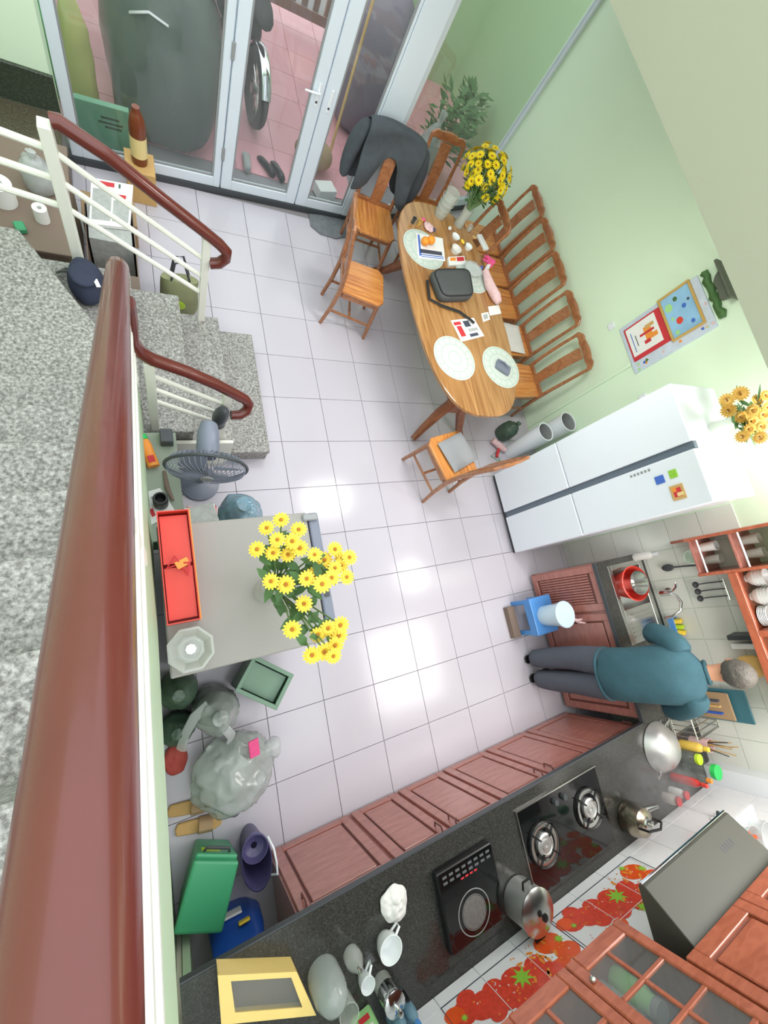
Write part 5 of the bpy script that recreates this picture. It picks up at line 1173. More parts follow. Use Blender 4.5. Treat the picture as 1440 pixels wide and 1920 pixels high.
tag(obj('wall_switch', MB().bb(WX-.014, .955, 1.17, WX-.0005, 1.015, 1.23), G['white'], bevel=.004), 'small white round edged switch on the green wall', 'switch')
tag(obj('plug_adapter', MB().bb(WX-.03, .20, 1.22, WX-.0005, .26, 1.29), G['white'], bevel=.008), 'white plug adapter on the wall above the fridge side', 'plug')
part_struct('trim_9', MB().bb(WX-.018, .545, .0, WX-.0005, .575, 1.25), G['green'], bevel=.004)
# ================================================================= CLUTTER BY THE STAIRS AND UNDER THE FLIGHT
# grey fridge that carries the daisies
gf = thing('grey_fridge', 'low grey two door fridge carrying daisies and a red gift box', 'fridge', (-.57, -.81, 0))
greytop = mat('grey_fridge_paint', (152,149,144), .38, var=.02)
obj('cabinet', MB().bb(-.925, -1.115, .03, -.285, -.505, 1.2), greytop, gf, bevel=.008, seg=2)
obj('plinth', MB().bb(-.91, -1.10, 0, -.30, -.52, .03), G['dgrey'], gf)
for (z0, z1) in ((.05, .82), (.83, 1.195)): obj('door', MB().bb(-.278, -1.113, z0, -.225, -.507, z1), G['bluegrey'], gf, bevel=.010, seg=2)
obj('hinge_cap', MB().bb(-.31, -.55, 1.2, -.235, -.515, 1.215), G['grey'], gf, bevel=.006)
obj('top_handle', MB().bb(-.262, -.92, 1.195, -.238, -.70, 1.2015), G['dgrey'], gf)
# red gift box
rb = thing('gift_box', 'open red card gift box with ribbon on the grey fridge', 'box', (-.86, -.69, FZ))
X0, X1, Y0, Y1 = -.918, -.802, -.915, -.47
obj('base', MB().bb(X0, Y0, FZ, X1, Y1, FZ+.008), G['red'], rb)
b = MB().bb(X0, Y0, FZ+.008, X0+.004, Y1, FZ+.09).bb(X1-.004, Y0, FZ+.008, X1, Y1, FZ+.09).bb(X0+.004, Y0, FZ+.008, X1-.004, Y0+.004, FZ+.09).bb(X0+.004, Y1-.004, FZ+.008, X1-.004, Y1, FZ+.09)
obj('wall', b, G['red'], rb)
obj('inner_flap', MB().box((-.86, -.80, FZ+.07), (.10, .2, .003), (.08, 0, 0)), G['red'], rb)
obj('inner_flap', MB().box((-.86, -.585, FZ+.07), (.10, .2, .003), (-.08, 0, 0)), G['red'], rb)
obj('gold_edge', MB().bb(X1, Y0, FZ+.084, X1+.004, Y1, FZ+.094), G['orange'], rb)
obj('ribbon', MB().tube([(-.90, -.70, FZ+.09), (-.87, -.66, FZ+.11), (-.85, -.70, FZ+.095), (-.83, -.74, FZ+.11), (-.82, -.69, FZ+.1), (-.85, -.69, FZ+.098)], .006, 6, closed=True, flat=.4), G['redink'], rb, smooth=True)
obj('card', MB().box((-.845, -.69, FZ+.1), (.05, .03, .002), (0, .2, .4)), G['orange'], rb)
# cut glass bowl with eight corners
gb_ = thing('glass_ashtray', 'eight sided cut glass bowl at the corner of the grey fridge', 'bowl', (-.85, -1.02, FZ))
obj('bowl', MB().lathe([(0, 0), (.055, 0), (.085, .05), (.088, .055), (.078, .056), (.052, .014), (0, .014)], (-.845, -1.02, FZ), 8, a0=pi/8), G['cutglass'], gb_)
obj('foot_ring', MB().tube([(-.845+.04*cos(2*pi*k/20), -1.02+.04*sin(2*pi*k/20), FZ+.018) for k in range(20)], .005, 6, closed=True), G['cutglass'], gb_, smooth=True)
obj('star_base', MB().lathe([(0, .0145), (.022, .0145), (.02, .024), (0, .026)], (-.845, -1.02, FZ), 8), G['porcelain'], gb_)
# leaflets between the red box and the bottles
st2 = thing('side_shelf', 'narrow dark shelf unit between the stair wall and the grey fridge', 'shelf', (-.93, -.12, 0))
obj('top', MB().bb(-1.025, -.49, .80, -.80, .09, .82), mat('sage_shelf', (150,162,146), .5), st2, bevel=.002)
for (x, y) in ((-1.02, -.485), (-.825, -.485), (-1.02, .065), (-.825, .065)): obj('leg', MB().bb(x, y, 0, x+.02, y+.02, .80), G['dgrey'], st2)
obj('lower_board', MB().bb(-1.02, -.46, .45, -.80, .06, .465), G['darkgreen'], st2)
SZ = .8206
leaflet('price_leaflet', [(262, 926), (300, 915), (330, 960), (282, 985)], SZ+.002, 'white leaflet with a red emblem on the narrow shelf', [(.15,.55,.3,.8,'redink'), (.1,.1,.3,.2,'darkink'), (.4,.2,.85,.3,'newsgrey'), (.45,.45,.85,.55,'newsgrey')])
sp1 = thing('spray_packet', 'orange label brush packet with a bright green cap', 'packet', (-.92, .0, SZ))
a, c = Vector((-.955, .06, SZ+.03)), Vector((-.915, -.11, SZ+.03))
obj('tube', MB().tube([a.lerp(c, .16), a.lerp(c, .3), c], [.022, .026, .028], 12, flat=.7), G['orange'], sp1, smooth=True)
obj('cap', MB().tube([a, a.lerp(c, .15)], .021, 12, flat=.8), G['brightgreen'], sp1, smooth=True)
obj('red_label', MB().box(a.lerp(c, .8) + Vector((0, 0, .0212)), (.03, .035, .001), (0, 0, .23)), G['redink'], sp1)
tag(obj('green_bottle', MB().tube([(-.998, .06, SZ+.0245), (-.998, -.10, SZ+.0245), (-.98, -.15, SZ+.03), (-.978, -.18, SZ+.03)], [.024, .024, .018, .011], 14), G['greenplastic'], smooth=True), 'translucent green bottle lying beside the orange packet', 'bottle')
tag(obj('charger_box', MB().bb(-.875, .01, SZ, -.815, .085, SZ+.06), G['dgrey'], bevel=.004), 'small black charger box beside the green cap', 'box')
tag(obj('olive_jar', MB().lathe([(0, 0), (.034, 0), (.034, .09), (.03, .1), (.024, .1), (.024, .02), (0, .02)], (-.90, -.30, SZ), 20), G['black'], smooth=True), 'short black jar with an open round mouth', 'jar')
tag(obj('umbrella', MB().tube([(-.985, -.20, SZ+.02), (-.98, -.33, SZ+.022), (-.975, -.46, SZ+.02)], [.014, .02, .012], 10), G['newsgrey'], smooth=True), 'folded dark grey umbrella lying on the narrow shelf', 'umbrella')
tag(obj('dried_stick', MB().tube([(-.87, -.13, SZ+.012), (-.865, -.22, SZ+.014), (-.845, -.29, SZ+.012)], [.008, .012, .008], 8), G['brown'], smooth=True), 'brown wooden stick beside the black jar', 'stick')
# magazines under the fan
mg = thing('magazine_pile', 'pile of printed magazines between the shelf and the fan', 'magazines', (-.70, -.38, .0))
obj('crate', MB().bb(-.79, -.49, 0, -.65, -.33, .84), G['cardboard'], mg)
for k in range(4): obj('magazine', MB().box((-.72, -.41, .847+.011*k), (.14, .14, .01), (0, 0, .12*k-.15)), G[['paper', 'redink', 'paper', 'newsgrey'][k]], mg)
# standing fan
fn = thing('standing_fan', 'blue grey standing fan with a wire cage facing the kitchen', 'fan', (-.67, .0, 0))
FXc, FYc, FZc = -.685, -.19, 1.02
obj('base', MB().lathe([(0, 0), (.13, 0), (.13, .02), (.06, .045), (0, .05)], (-.645, .075, 0), 32), G['bluegrey'], fn, smooth=True)
obj('pole', MB().cyl((-.645, .075, .045), (-.645, .075, .92), .016, n=14), G['bluegrey'], fn, smooth=True)
obj('control_box', MB().bb(-.67, .055, .66, -.62, .095, .74), G['bluegrey'], fn, bevel=.008, seg=2)
ax = Vector((-.14, -1, -.06)).normalized(); fc_ = Vector((FXc, FYc, FZc))
obj('motor', MB().tube([fc_ - ax*.05, fc_ - ax*.08, fc_ - ax*.18, fc_ - ax*.23, fc_ - ax*.245], [.04, .055, .052, .04, .02], 20), G['bluegrey'], fn, smooth=True)
obj('neck', MB().tube([(-.645, .075, .90), (-.655, .04, .98), fc_ - ax*.19], [.025, .028, .03], 12), G['bluegrey'], fn, smooth=True)
u = ax.orthogonal().normalized(); w_ = ax.cross(u); RF = .185
cg = MB()
for k in range(44):
    a = 2*pi*k/44; e = u*cos(a) + w_*sin(a)
    cg.tube([fc_ + ax*.055 + e*.03, fc_ + ax*.05 + e*.11, fc_ + ax*.03 + e*.17, fc_ + e*RF, fc_ - ax*.03 + e*.17, fc_ - ax*.05 + e*.09], .0022, 4, cap=False)
obj('wire_cage', cg, G['bluegrey'], fn, smooth=True)['kind'] = 'stuff'
obj('cage_ring', MB().tube([fc_ + (u*cos(2*pi*k/40) + w_*sin(2*pi*k/40))*(RF+.003) for k in range(40)], .008, 8, closed=True), G['dgrey'], fn, smooth=True)
obj('hub_badge', MB().tube([fc_ + ax*.05, fc_ + ax*.062], [.034, .03], 20), G['grey'], fn, smooth=True)
for k in range(3):
    a = 2*pi*k/3 + .4; e = u*cos(a) + w_*sin(a); g_ = u*-sin(a) + w_*cos(a)
    p = [fc_ + e*.03 - g_*.02 - ax*.015, fc_ + e*.15 - g_*.075 - ax*.02, fc_ + e*.165, fc_ + e*.13 + g_*.07 + ax*.02, fc_ + e*.03 + g_*.02 + ax*.015]
    obj('blade', MB().slab(p, ax*.003), G['bluegrey'], fn)
# cap hung on the post
hc = thing('cloth_cap', 'dark grey cap hanging from the lowest baluster post', 'cap', (-.555, .235, .70))
obj('crown', MB().ell((-.56, .20, .80), (.04, .05, .11), 18, 12, (.1, .15, 0)), G['dgrey'], hc, smooth=True)
obj('peak', MB().ell((-.555, .215, .675), (.035, .03, .05), 14, 8), G['dgrey'], hc, smooth=True)
# blue bag
sack('shopping_bag', (-.475, -.30), .15, .66, G['bluefilm'], 'crumpled light blue plastic bag between the fan and the grey fridge', 11, 'bag', z=.0005)
# boards leaning by the step
bl = thing('board_stack', 'white painted boards stacked against the side of the lowest steps', 'boards', (-.6, .2, 0))
for k, (x0, x1, z1) in enumerate(((-.86, -.44, .40),)): obj('board', MB().bb(x0, .212-.028*k, 0, x1, .236-.028*k, z1), G['whitemetal'], bl, bevel=.003)
# ------------- bags and boxes along the stair wall
sack('bin_bag', (-.905, -1.255), .098, .5, G['darkgreen'], 'dark green black rubbish bag beside the grey fridge', 21, 'bag', z=.0005)
sack('carrier_bag', (-.72, -1.42), .13, .5, G['greyfilm'], 'translucent grey carrier bag over dark contents', 23, 'bag', z=.0005, tied=True, fill=G['darkgreen'])
sack('rubbish_bag', (-.93, -1.47), .09, .30, G['darkgreen'], 'small dark rubbish bag with a clear tie by the stair wall', 27, 'bag', z=.0005)
cbg = bpy.data.objects['carrier_bag']
for (hp3) in ([(-.76, -1.36, .42), (-.84, -1.40, .40), (-.90, -1.49, .33), (-.92, -1.57, .24)], [(-.70, -1.50, .40), (-.66, -1.56, .36), (-.66, -1.60, .28)]):
    obj('handle_loop', MB().tube(hp3, [.03, .028, .025, .035][:len(hp3)], 14, flat=.25).wobble(.012, 14, 2), G['film'], cbg, smooth=True, sharp=80)
gbk = thing('green_crate', 'grey green plastic crate turned on edge beside the bags', 'crate', (-.44, -1.33, 0), radians(-38))
gc = mat('sage_plastic', (118,150,128), .4, var=.05)
b = MB().bb(-.13, -.10, .02, .13, -.09, .34).bb(-.13, .09, .02, .13, .10, .34).bb(-.13, -.09, .02, -.12, .09, .34).bb(.12, -.09, .02, .13, .09, .34)
obj('wall', b, gc, gbk, W=False, bevel=.003); obj('base', MB().bb(-.12, -.09, 0, .12, .09, .02), gc, gbk, W=False); obj('rim', MB().bb(-.14, -.11, .34, .14, -.085, .352).bb(-.14, .085, .34, .14, .11, .352).bb(-.14, -.085, .34, -.115, .085, .352).bb(.115, -.085, .34, .14, .085, .352), gc, gbk, W=False, bevel=.002)
obj('folded_lid', MB().box((0, 0, .30), (.22, .16, .012), (.12, 0, 0)), gc, gbk, W=False)
tag(obj('pink_wrapper', MB().box((-.55, -1.665, .345), (.06, .10, .012), (.3, .2, .1)), G['hotpink'], bevel=.003), 'pink and white wrapper lying on the big clear bag', 'wrapper')
big = thing('clear_waste_bag', 'large clear plastic bag full of pale rubbish on the floor', 'bag', (-.66, -1.86, 0))
WB_ = 0
wbp = [(0, 0), (.10, 0), (.15, .0), (.18, .03), (.205, .07), (.215, .11), (.215, .15), (.21, .19), (.195, .23), (.17, .265), (.135, .29), (.10, .305), (.06, .318), (.03, .325), (0, .33)]
wbm = MB().ell((-.665, -1.80, .165), (.165, .215, .225), 72, 48, (0, pi/2, .35)).crumple((-.665, -1.80, .16), .022, 7, 3, pin=.01).wobble(.02, 9, 5, pin=.01)
for p in wbm.v: p.z = max(.001, p.z)
obj('bag', wbm, G['greyfilm'], big, smooth=True, sharp=70)
obj('knotted_neck', MB().tube([(-.56, -1.76, .22), (-.48, -1.74, .2), (-.43, -1.73, .19), (-.39, -1.74, .17)], [.05, .03, .055, .075], 24).crumple((-.44, -1.74, .2), .012, 22, 5), G['film'], big, smooth=True, sub=1, sharp=80)
obj('contents', MB().ell((-.67, -1.80, .145), (.16, .16, .12), 40, 24).crumple((-.67, -1.8, .14), .03, 9, 8), G['newsgrey'], big, smooth=True, sharp=80)
tag(obj('red_cloth', MB().ell((-.955, -1.66, .026), (.065, .085, .025), 26, 16).crumple((-.955, -1.66, .02), .012, 16, 3, pin=.008), mat('faded_red', (196,84,76), .7), smooth=True, sharp=80), 'faded red cloth on the floor by the stair wall', 'cloth')
def slipper(c, a, label, grp):
    t = thing('slipper', label, 'slipper', (c[0], c[1], .001), a, grp)
    sole = [(-.125, .0), (-.115, .03), (-.05, .036), (.03, .038), (.09, .044), (.125, .025), (.13, 0), (.125, -.02), (.09, -.036), (.03, -.034), (-.05, -.034), (-.115, -.03)]
    obj('sole', MB().prism(sole, 0, .022), G['tan'], t, W=False, bevel=.005)
    sb_ = MB(); AR = [(-.042, .015), (-.034, .045), (-.015, .06), (.015, .06), (.036, .045), (.046, .015)]
    sb_.v = [Vector((x, y, z)) for (y, z) in AR for x in (.0, .075)] + [Vector((x, y*.9, z-.006)) for (y, z) in AR for x in (.0, .075)]
    for k in range(5): sb_.f += [(2*k, 2*k+2, 2*k+3, 2*k+1), (12+2*k, 12+2*k+1, 12+2*k+3, 12+2*k+2), (2*k, 12+2*k, 12+2*k+2, 2*k+2), (2*k+1, 2*k+3, 12+2*k+3, 12+2*k+1)]
    obj('strap', sb_, G['cardboard'], t, W=False, smooth=True)
slipper((-.87, -2.055), radians(-10), 'tan slipper lying free beside the green lidded box', 'pair of tan slippers')
slipper((-.90, -1.945), radians(-10), 'tan slipper half hidden by the large clear bag', 'pair of tan slippers')
# green lidded box
gx = thing('lidded_box', 'green plastic storage box with a sloping lid', 'box', (-.855, -2.275, 0), radians(-24))
obj('tub', MB().loft([[Vector((-.113*k, -.15*k, z)), Vector((.113*k, -.15*k, z)), Vector((.113*k, .15*k, z)), Vector((-.113*k, .15*k, z))] for z, k in ((.002, .86), (.26, 1.0))]), G['greenplastic'], gx, W=False, bevel=.012, seg=2)
obj('lid', MB().box((0, -.02, .285), (.24, .30, .035), (-.06, 0, 0)), G['greenplastic'], gx, W=False, bevel=.014, seg=2)
obj('label', MB().box((-.03, .146, .2), (.1, .002, .05), (0, 0, 0)), G['limeplastic'], gx, W=False)
obj('handle', MB().tube([(-.07, .14, .22), (-.06, .17, .24), (.06, .17, .24), (.07, .14, .22)], .008, 8), G['dgrey'], gx, W=False, smooth=True)
# purple mop bucket
mbk = thing('mop_bucket', 'purple mop bucket with a white wire handle beside the cabinets', 'bucket', (-.60, -2.26, 0))
obj('bucket', MB().lathe([(0, .002), (.07, .002), (.09, .24), (.096, .245), (.09, .25), (.083, .235), (.065, .015), (0, .015)], (-.60, -2.265, 0), 32, sx=.88, sy=1.55), G['purple'], mbk, smooth=True)
obj('wringer', MB().lathe([(.02, .20), (.07, .22), (.085, .25), (.078, .25), (.06, .215), (.02, .195)], (-.60, -2.20, 0), 22, sx=.85, sy=.85, cap=False), G['purple'], mbk, smooth=True)
obj('handle', MB().tube([(-.525, -2.17, .245), (-.508, -2.22, .30), (-.506, -2.28, .32), (-.508, -2.34, .31), (-.53, -2.36, .25)], .006, 8), G['white'], mbk, smooth=True)
dp = thing('detergent_bag', 'blue detergent refill bag with a yellow badge under the worktop', 'bag', (-.74, -2.56, 0))
obj('pack', MB().loft([[Vector((-.74+.14*k*cos(a), -2.56+q*sin(a), z)) for a in [2*pi*j/16 for j in range(16)]] for z, k, q in ((.002, .8, .05), (.06, 1, .055), (.24, .95, .045), (.32, .9, .02), (.36, .88, .008))]).wobble(.01, 14, 3, pin=.03), G['deepblue'], dp, smooth=True)
obj('badge', MB().box((-.70, -2.505, .25), (.06, .012, .06), (-.3, 0, .05)), G['yellow'], dp, bevel=.004)
obj('white_panel', MB().box((-.76, -2.502, .14), (.12, .012, .07), (-.1, 0, 0)), G['paper'], dp, bevel=.004)
tag(obj('leaning_panel', MB().bb(-1.028, -2.47, 0, -1.012, -2.44, .62) if False else MB().bb(-1.0285, -2.90, 0, -1.003, -2.49, .755), G['cream'] if False else mat('beige_board', (222,214,200), .6), bevel=.003), 'beige board leaning flat on the stair wall by the worktop end', 'board')
# ------------- blue stool and bucket by the sink
bs = thing('plastic_stool', 'low bright blue plastic stool in front of the sink', 'stool', (2.06, -1.42, 0))
obj('seat', MB().bb(1.925, -1.585, .235, 2.195, -1.255, .255), G['blue'], bs, bevel=.010, seg=2)
for (x, y) in ((1.935, -1.575), (2.145, -1.575), (1.935, -1.305), (2.145, -1.305)): obj('leg', MB().bb(x, y, .0, x+.04, y+.04, .235), G['blue'], bs, bevel=.004)
obj('skirt', MB().bb(1.93, -1.58, .17, 1.94, -1.26, .235).bb(2.18, -1.58, .17, 2.19, -1.26, .235).bb(1.94, -1.58, .17, 2.18, -1.57, .235).bb(1.94, -1.27, .17, 2.18, -1.26, .235), G['blue'], bs)
bk = thing('white_bucket', 'pale blue white lidded bucket on the blue stool', 'bucket', (2.06, -1.43, .256))
obj('body', MB().lathe([(0, 0), (.085, 0), (.10, .2), (.106, .2), (.106, .215), (0, .215)], (2.055, -1.43, .2556), 28), G['paleblue'], bk, smooth=True)
obj('lid', MB().lathe([(.112, .216), (.114, .235), (.108, .24), (.10, .236), (0, .236)], (2.055, -1.43, .2556), 28), G['paleblue'], bk, smooth=True)
obj('tied_cord', MB().tube([(2.15, -1.49, .47), (2.17, -1.51, .5), (2.19, -1.50, .53), (2.18, -1.52, .50), (2.20, -1.53, .55)], [.012, .016, .01, .014, .006], 8).wobble(.01, 30, 2), G['pink'], bk, smooth=True)
tag(obj('floor_box', MB().bb(1.92, -1.60, .0, 1.985, -1.28, .03) if False else MB().bb(1.83, -1.58, .0, 1.915, -1.30, .06), G['brown'], bevel=.003), 'flat brown box on the floor before the blue stool', 'box')
# ------------- bins between the wall chair and the fridge
for k, (c, r, h, lb) in enumerate((((2.47, .262), .092, .50, 'tall white open bin beside the fridge door edge'), ((2.735, .335), .10, .58, 'white round bin close to the green wall'))):
    t = thing('waste_bin', lb, 'bin', (c[0], c[1], 0))
    obj('shell', MB().lathe([(0, .002), (r*.82, .002), (r, h), (r*1.04, h), (r*1.04, h+.012), (r*.95, h+.012), (r*.78, .02), (0, .02)], (c[0], c[1], 0), 28), G['white'], t, smooth=True)
    obj('grey_liner', MB().lathe([(0, h*.55), (r*.82, h*.55), (r*.93, h+.004), (r*.90, h+.004), (r*.78, h*.57), (0, h*.57)], (c[0], c[1], 0), 24), G['grey'], t, smooth=True)
sack('dark_bundle', (2.40, .46), .085, .26, G['darkgreen'], 'dark bundled bag on the floor behind the table end', 31, 'bag', z=.0005)
tb_ = thing('hair_dryer', 'small pink and white hair dryer on the floor by the bins', 'dryer', (2.28, .30, 0))
obj('barrel', MB().tube([(2.22, .38, .05), (2.30, .31, .05), (2.36, .26, .05)], [.03, .035, .025], 12), G['pink'], tb_, smooth=True)
obj('handle', MB().tube([(2.30, .31, .045), (2.26, .24, .03), (2.24, .20, .025)], .016, 10), G['redink'], tb_, smooth=True)
tag(obj('wire_hanger', MB().tube([(2.18, .22, .006), (2.30, .14, .006), (2.26, .26, .006)], .004, 6, closed=True), G['greenplastic']), 'thin green wire hanger on the floor by the bins', 'hanger')
tag(obj('door_mat', MB().prism([(at(px, py).x, at(px, py).y) for px, py in ((578, 402), (582, 425), (600, 440), (630, 449), (652, 445), (660, 412))], .001, .014), G['marker'], bevel=.004), 'grey patterned door mat at the threshold', 'mat')
# ------------- behind the landing rail
bx1 = thing('brown_carton', 'open brown carton holding newspapers beside the landing rail', 'carton', (-1.04, 1.66, 0))
X0, X1, Y0, Y1 = -1.18, -.90, 1.40, 1.93
obj('wall', MB().bb(X0, Y0, .008, X0+.006, Y1, .42).bb(X1-.006, Y0, .008, X1, Y1, .42).bb(X0+.006, Y0, .008, X1-.006, Y0+.006, .42).bb(X0+.006, Y1-.006, .008, X1-.006, Y1, .42), G['brown'], bx1)
obj('base', MB().bb(X0, Y0, .001, X1, Y1, .008), G['brown'], bx1)
obj('flap', MB().slab([(X0, Y0, .42), (X1, Y0, .42), (X1, Y0-.14, .40), (X0, Y0-.14, .40)], (0, 0, .004)), G['brown'], bx1)
leaflet('newspaper', [(172, 338), (250, 352), (244, 432), (168, 424)], .46, 'newspaper with a red headline in the brown carton', [(.12,.04,.55,.14,'redink'), (.65,.04,.7,.14,'darkgreen'), (.5,.28,.85,.36,'redink'), (.05,.22,.5,.9,'newsgrey'), (.55,.42,.95,.9,'newsgrey')], 'newspaper', 'paper', .02)
obj('paper_pile', MB().bb(X0+.02, 1.62, .009, X1-.02, 1.92, .455), G['newsgrey'], bx1)
ob = thing('shopping_tote', 'olive printed tote bag with grey handles below the landing rail', 'bag', (-.64, 1.60, 0))
obj('sack', MB().loft([[Vector((-.64+.13*k*cos(a), 1.56+q*sin(a), z)) for a in [2*pi*j/18 for j in range(18)]] for z, k, q in ((.002, .9, .10), (.05, 1.05, .12), (.22, 1.0, .09), (.30, .98, .04))]).wobble(.015, 10, 2, pin=.02), G['olivebag'], ob, smooth=True)
for dy in (-.03, .03): obj('handle', MB().tube([(-.70, 1.56+dy, .28), (-.67, 1.60+dy, .42), (-.61, 1.60+dy, .43), (-.57, 1.57+dy, .28)], .008, 8), G['dgrey'], ob, smooth=True)
obj('yellow_print', MB().ell((-.66, 1.452, .14), (.05, .006, .05), 12, 8), G['limeplastic'], ob)
# low brown cabinet with toilet rolls
lc = thing('low_cabinet', 'low brown cabinet behind the landing rail with toilet rolls on top', 'cabinet', (-1.6, 1.72, 0))
obj('body', MB().bb(-2.28, 1.32, .0, -1.24, 2.1, .60), G['brown'], lc, bevel=.004)
obj('top', MB().bb(-2.29, 1.30, .60, -1.225, 2.12, .62), G['darkgranite'] if False else G['brown'], lc, bevel=.003)
def roll(c, r, h, label, axis=None):
    b = MB().lathe([(r*.35, 0), (r, 0), (r, h), (r*.35, h), (r*.35, 0)], c, 26); tag(obj('toilet_roll', b, G['paper'], smooth=True), label, 'toilet roll')
roll((-1.53, 1.60, .6205), .062, .11, 'large white toilet roll on the low brown cabinet')
roll((-1.36, 1.52, .6205), .035, .08, 'small cream roll beside the large toilet roll')
sack('clear_parcel', (-1.36, 1.75), .08, .2, G['film'], 'clear plastic parcel behind the toilet rolls', 33, 'parcel', z=.6205)
tag(obj('green_soap', MB().box((-1.46, 1.42, .638), (.05, .06, .034), (0, 0, .3)), G['greenplastic'], bevel=.006), 'small green soap pack on the low brown cabinet', 'soap')
# brown bottle and cartons by the fixed pane
bot = thing('brown_bottle', 'tall brown bottle with a cream label by the fixed pane', 'bottle', (-.82, 2.62, .26))
tag(obj('stool_box', MB().bb(-.92, 2.50, 0, -.72, 2.72, .26), G['tan'], bevel=.004), 'tan wooden box under the brown bottle', 'box')
obj('glass', MB().lathe([(0, 0), (.05, 0), (.055, .02), (.055, .26), (.048, .31), (.034, .345), (.025, .36), (.025, .385), (0, .385)], (-.82, 2.61, .2605), 22), G['brownbottle'], bot, smooth=True)
obj('label', MB().lathe([(.0555, .06), (.0562, .06), (.0562, .2), (.0555, .2)], (-.82, 2.61, .2605), 22, cap=False), G['cream'], bot, smooth=True)
for k in range(2): shoe('shoe', (-1.13+.12*k, 2.42), 1.4, G['darkgreen'], 'dark shoe standing before the sea green carton', z=.001, grp='dark shoes by the pane')
tag(obj('shoe_box', MB().bb(-1.22, 2.05, 0, -.88, 2.28, .2), G['cardboard'], bevel=.004), 'plain cardboard box between the carton and the shoes', 'box')
# navy bag on the landing
nb = thing('navy_bag', 'navy blue cloth bag slumped on the landing by the rail', 'bag', (-1.17, 1.05, .681))
nm = mat('navy_cloth', (48,54,76), .8, var=.2, bump=.3, bs=60)
obj('body', MB().loft([[Vector((-1.155+.085*k*cos(a)+.2*z*0, 1.03+.12*k*sin(a), .681+z)) for a in [2*pi*j/18 for j in range(18)]] for z, k in ((.001, .9), (.04, 1.1), (.1, 1.0), (.15, .7), (.17, .3))]).wobble(.025, 9, 4, pin=.69), nm, nb, smooth=True, sub=1, sharp=80)
obj('flap', MB().ell((-1.16, 1.0, .835), (.07, .08, .02), 14, 8).wobble(.015, 12, 2), nm, nb, smooth=True)
obj('strap', MB().tube([(-1.22, 1.02, .82), (-1.27, 1.06, .76), (-1.29, 1.1, .705), (-1.25, 1.14, .70)], .012, 8, flat=.5), G['dgrey'], nb, smooth=True)
obj('white_tag', MB().box((-1.10, .95, .84), (.02, .05, .003), (0, .1, .3)), G['paper'], nb)
# ================================================================= PERSON at the sink, seen from behind, looking at the wall (+x)
pe = thing('person', 'person in teal knit jumper and dark trousers working at the sink', 'person', (2.04, -1.89, 0))
PYc = -1.885
def ring(c, a, b_, n=20, tilt=0.0, p=2.3):
    """horizontal oval: a half width along y, b_ half depth along x, tilted forward (about y)"""
    r = []
    for k in range(n):
        t = 2*pi*k/n; x = b_*abs(cos(t))**(2/p)*(1 if cos(t) >= 0 else -1); y = a*abs(sin(t))**(2/p)*(1 if sin(t) >= 0 else -1)
        r.append(Vector((c[0] + x*cos(tilt), c[1] + y, c[2] - x*sin(tilt))))
    return r
# body: one skinned figure (neck, head, hands and feet show; the rest is inside the clothes)
V = []; E_ = []; RAD = []
def vtx(p, r, par=None):
    V.append(p); RAD.append(r)
    if par is not None: E_.append((par, len(V)-1))
    return len(V)-1
pel = vtx((2.02, PYc, .86), (.13, .10)); wa = vtx((2.05, PYc, 1.02), (.115, .085), pel); chs = vtx((2.11, PYc, 1.22), (.13, .095), wa)
nk0 = vtx((2.165, PYc, 1.345), (.06, .055), chs); nk1 = vtx((2.195, PYc-.003, 1.41), (.048, .048), nk0)
h0 = vtx((2.225, PYc-.005, 1.475), (.07, .072), nk1); h1 = vtx((2.243, PYc-.006, 1.545), (.078, .09), h0); h2 = vtx((2.238, PYc-.006, 1.60), (.055, .065), h1)
for s in (1, -1):
    sh = vtx((2.13, PYc+s*.165, 1.30), (.055, .055), chs)
    el = vtx((2.19 if s > 0 else 2.17, PYc+s*(.265 if s > 0 else .285), 1.10 if s > 0 else 1.04), (.043, .043), sh)
    wr2 = vtx((2.36, PYc+s*.17, .99), (.028, .03), el); pm = vtx((2.42, PYc+s*.15, .96), (.034, .018), wr2)
    kn = vtx((2.455, PYc+s*.145, .945), (.034, .016), pm)
    for f in range(4):
        dy = (-.027+.018*f); L = (.055, .065, .062, .048)[f]
        f1 = vtx((2.475, PYc+s*.145+dy, .935), (.0085, .0085), kn); f2 = vtx((2.475+L*.55, PYc+s*.145+dy*1.1, .915), (.008, .008), f1); vtx((2.475+L*.7, PYc+s*.145+dy*1.1, .885), (.0065, .0065), f2)
    t1 = vtx((2.425, PYc+s*.145-s*.045, .945), (.010, .010), pm); vtx((2.455, PYc+s*.145-s*.06, .925), (.008, .008), t1)
    hp2 = vtx((2.02, PYc+s*.085, .80), (.085, .085), pel); kn2 = vtx((2.05, PYc+s*.085, .45), (.058, .058), hp2); an = vtx((2.01, PYc+s*.08, .085), (.036, .036), kn2)
    vtx((2.085, PYc+s*.085, .045), (.035, .026), an)
me = bpy.data.meshes.new('body'); inv = _TF[pe.name].inverted()
me.from_pydata([tuple(inv @ Vector(p)) for p in V], E_, []); bo = bpy.data.objects.new('body', me); COL.objects.link(bo); bo.parent = pe; me.materials.append(G['skin'])
_TF[bo.name] = _TF[pe.name]
md = bo.modifiers.new('skin', 'SKIN'); md.use_smooth_shade = True
for i, r in enumerate(RAD): me.skin_vertices[0].data[i].radius = r
me.skin_vertices[0].data[0].use_root = True
md = bo.modifiers.new('sub', 'SUBSURF'); md.levels = 2; md.render_levels = 2
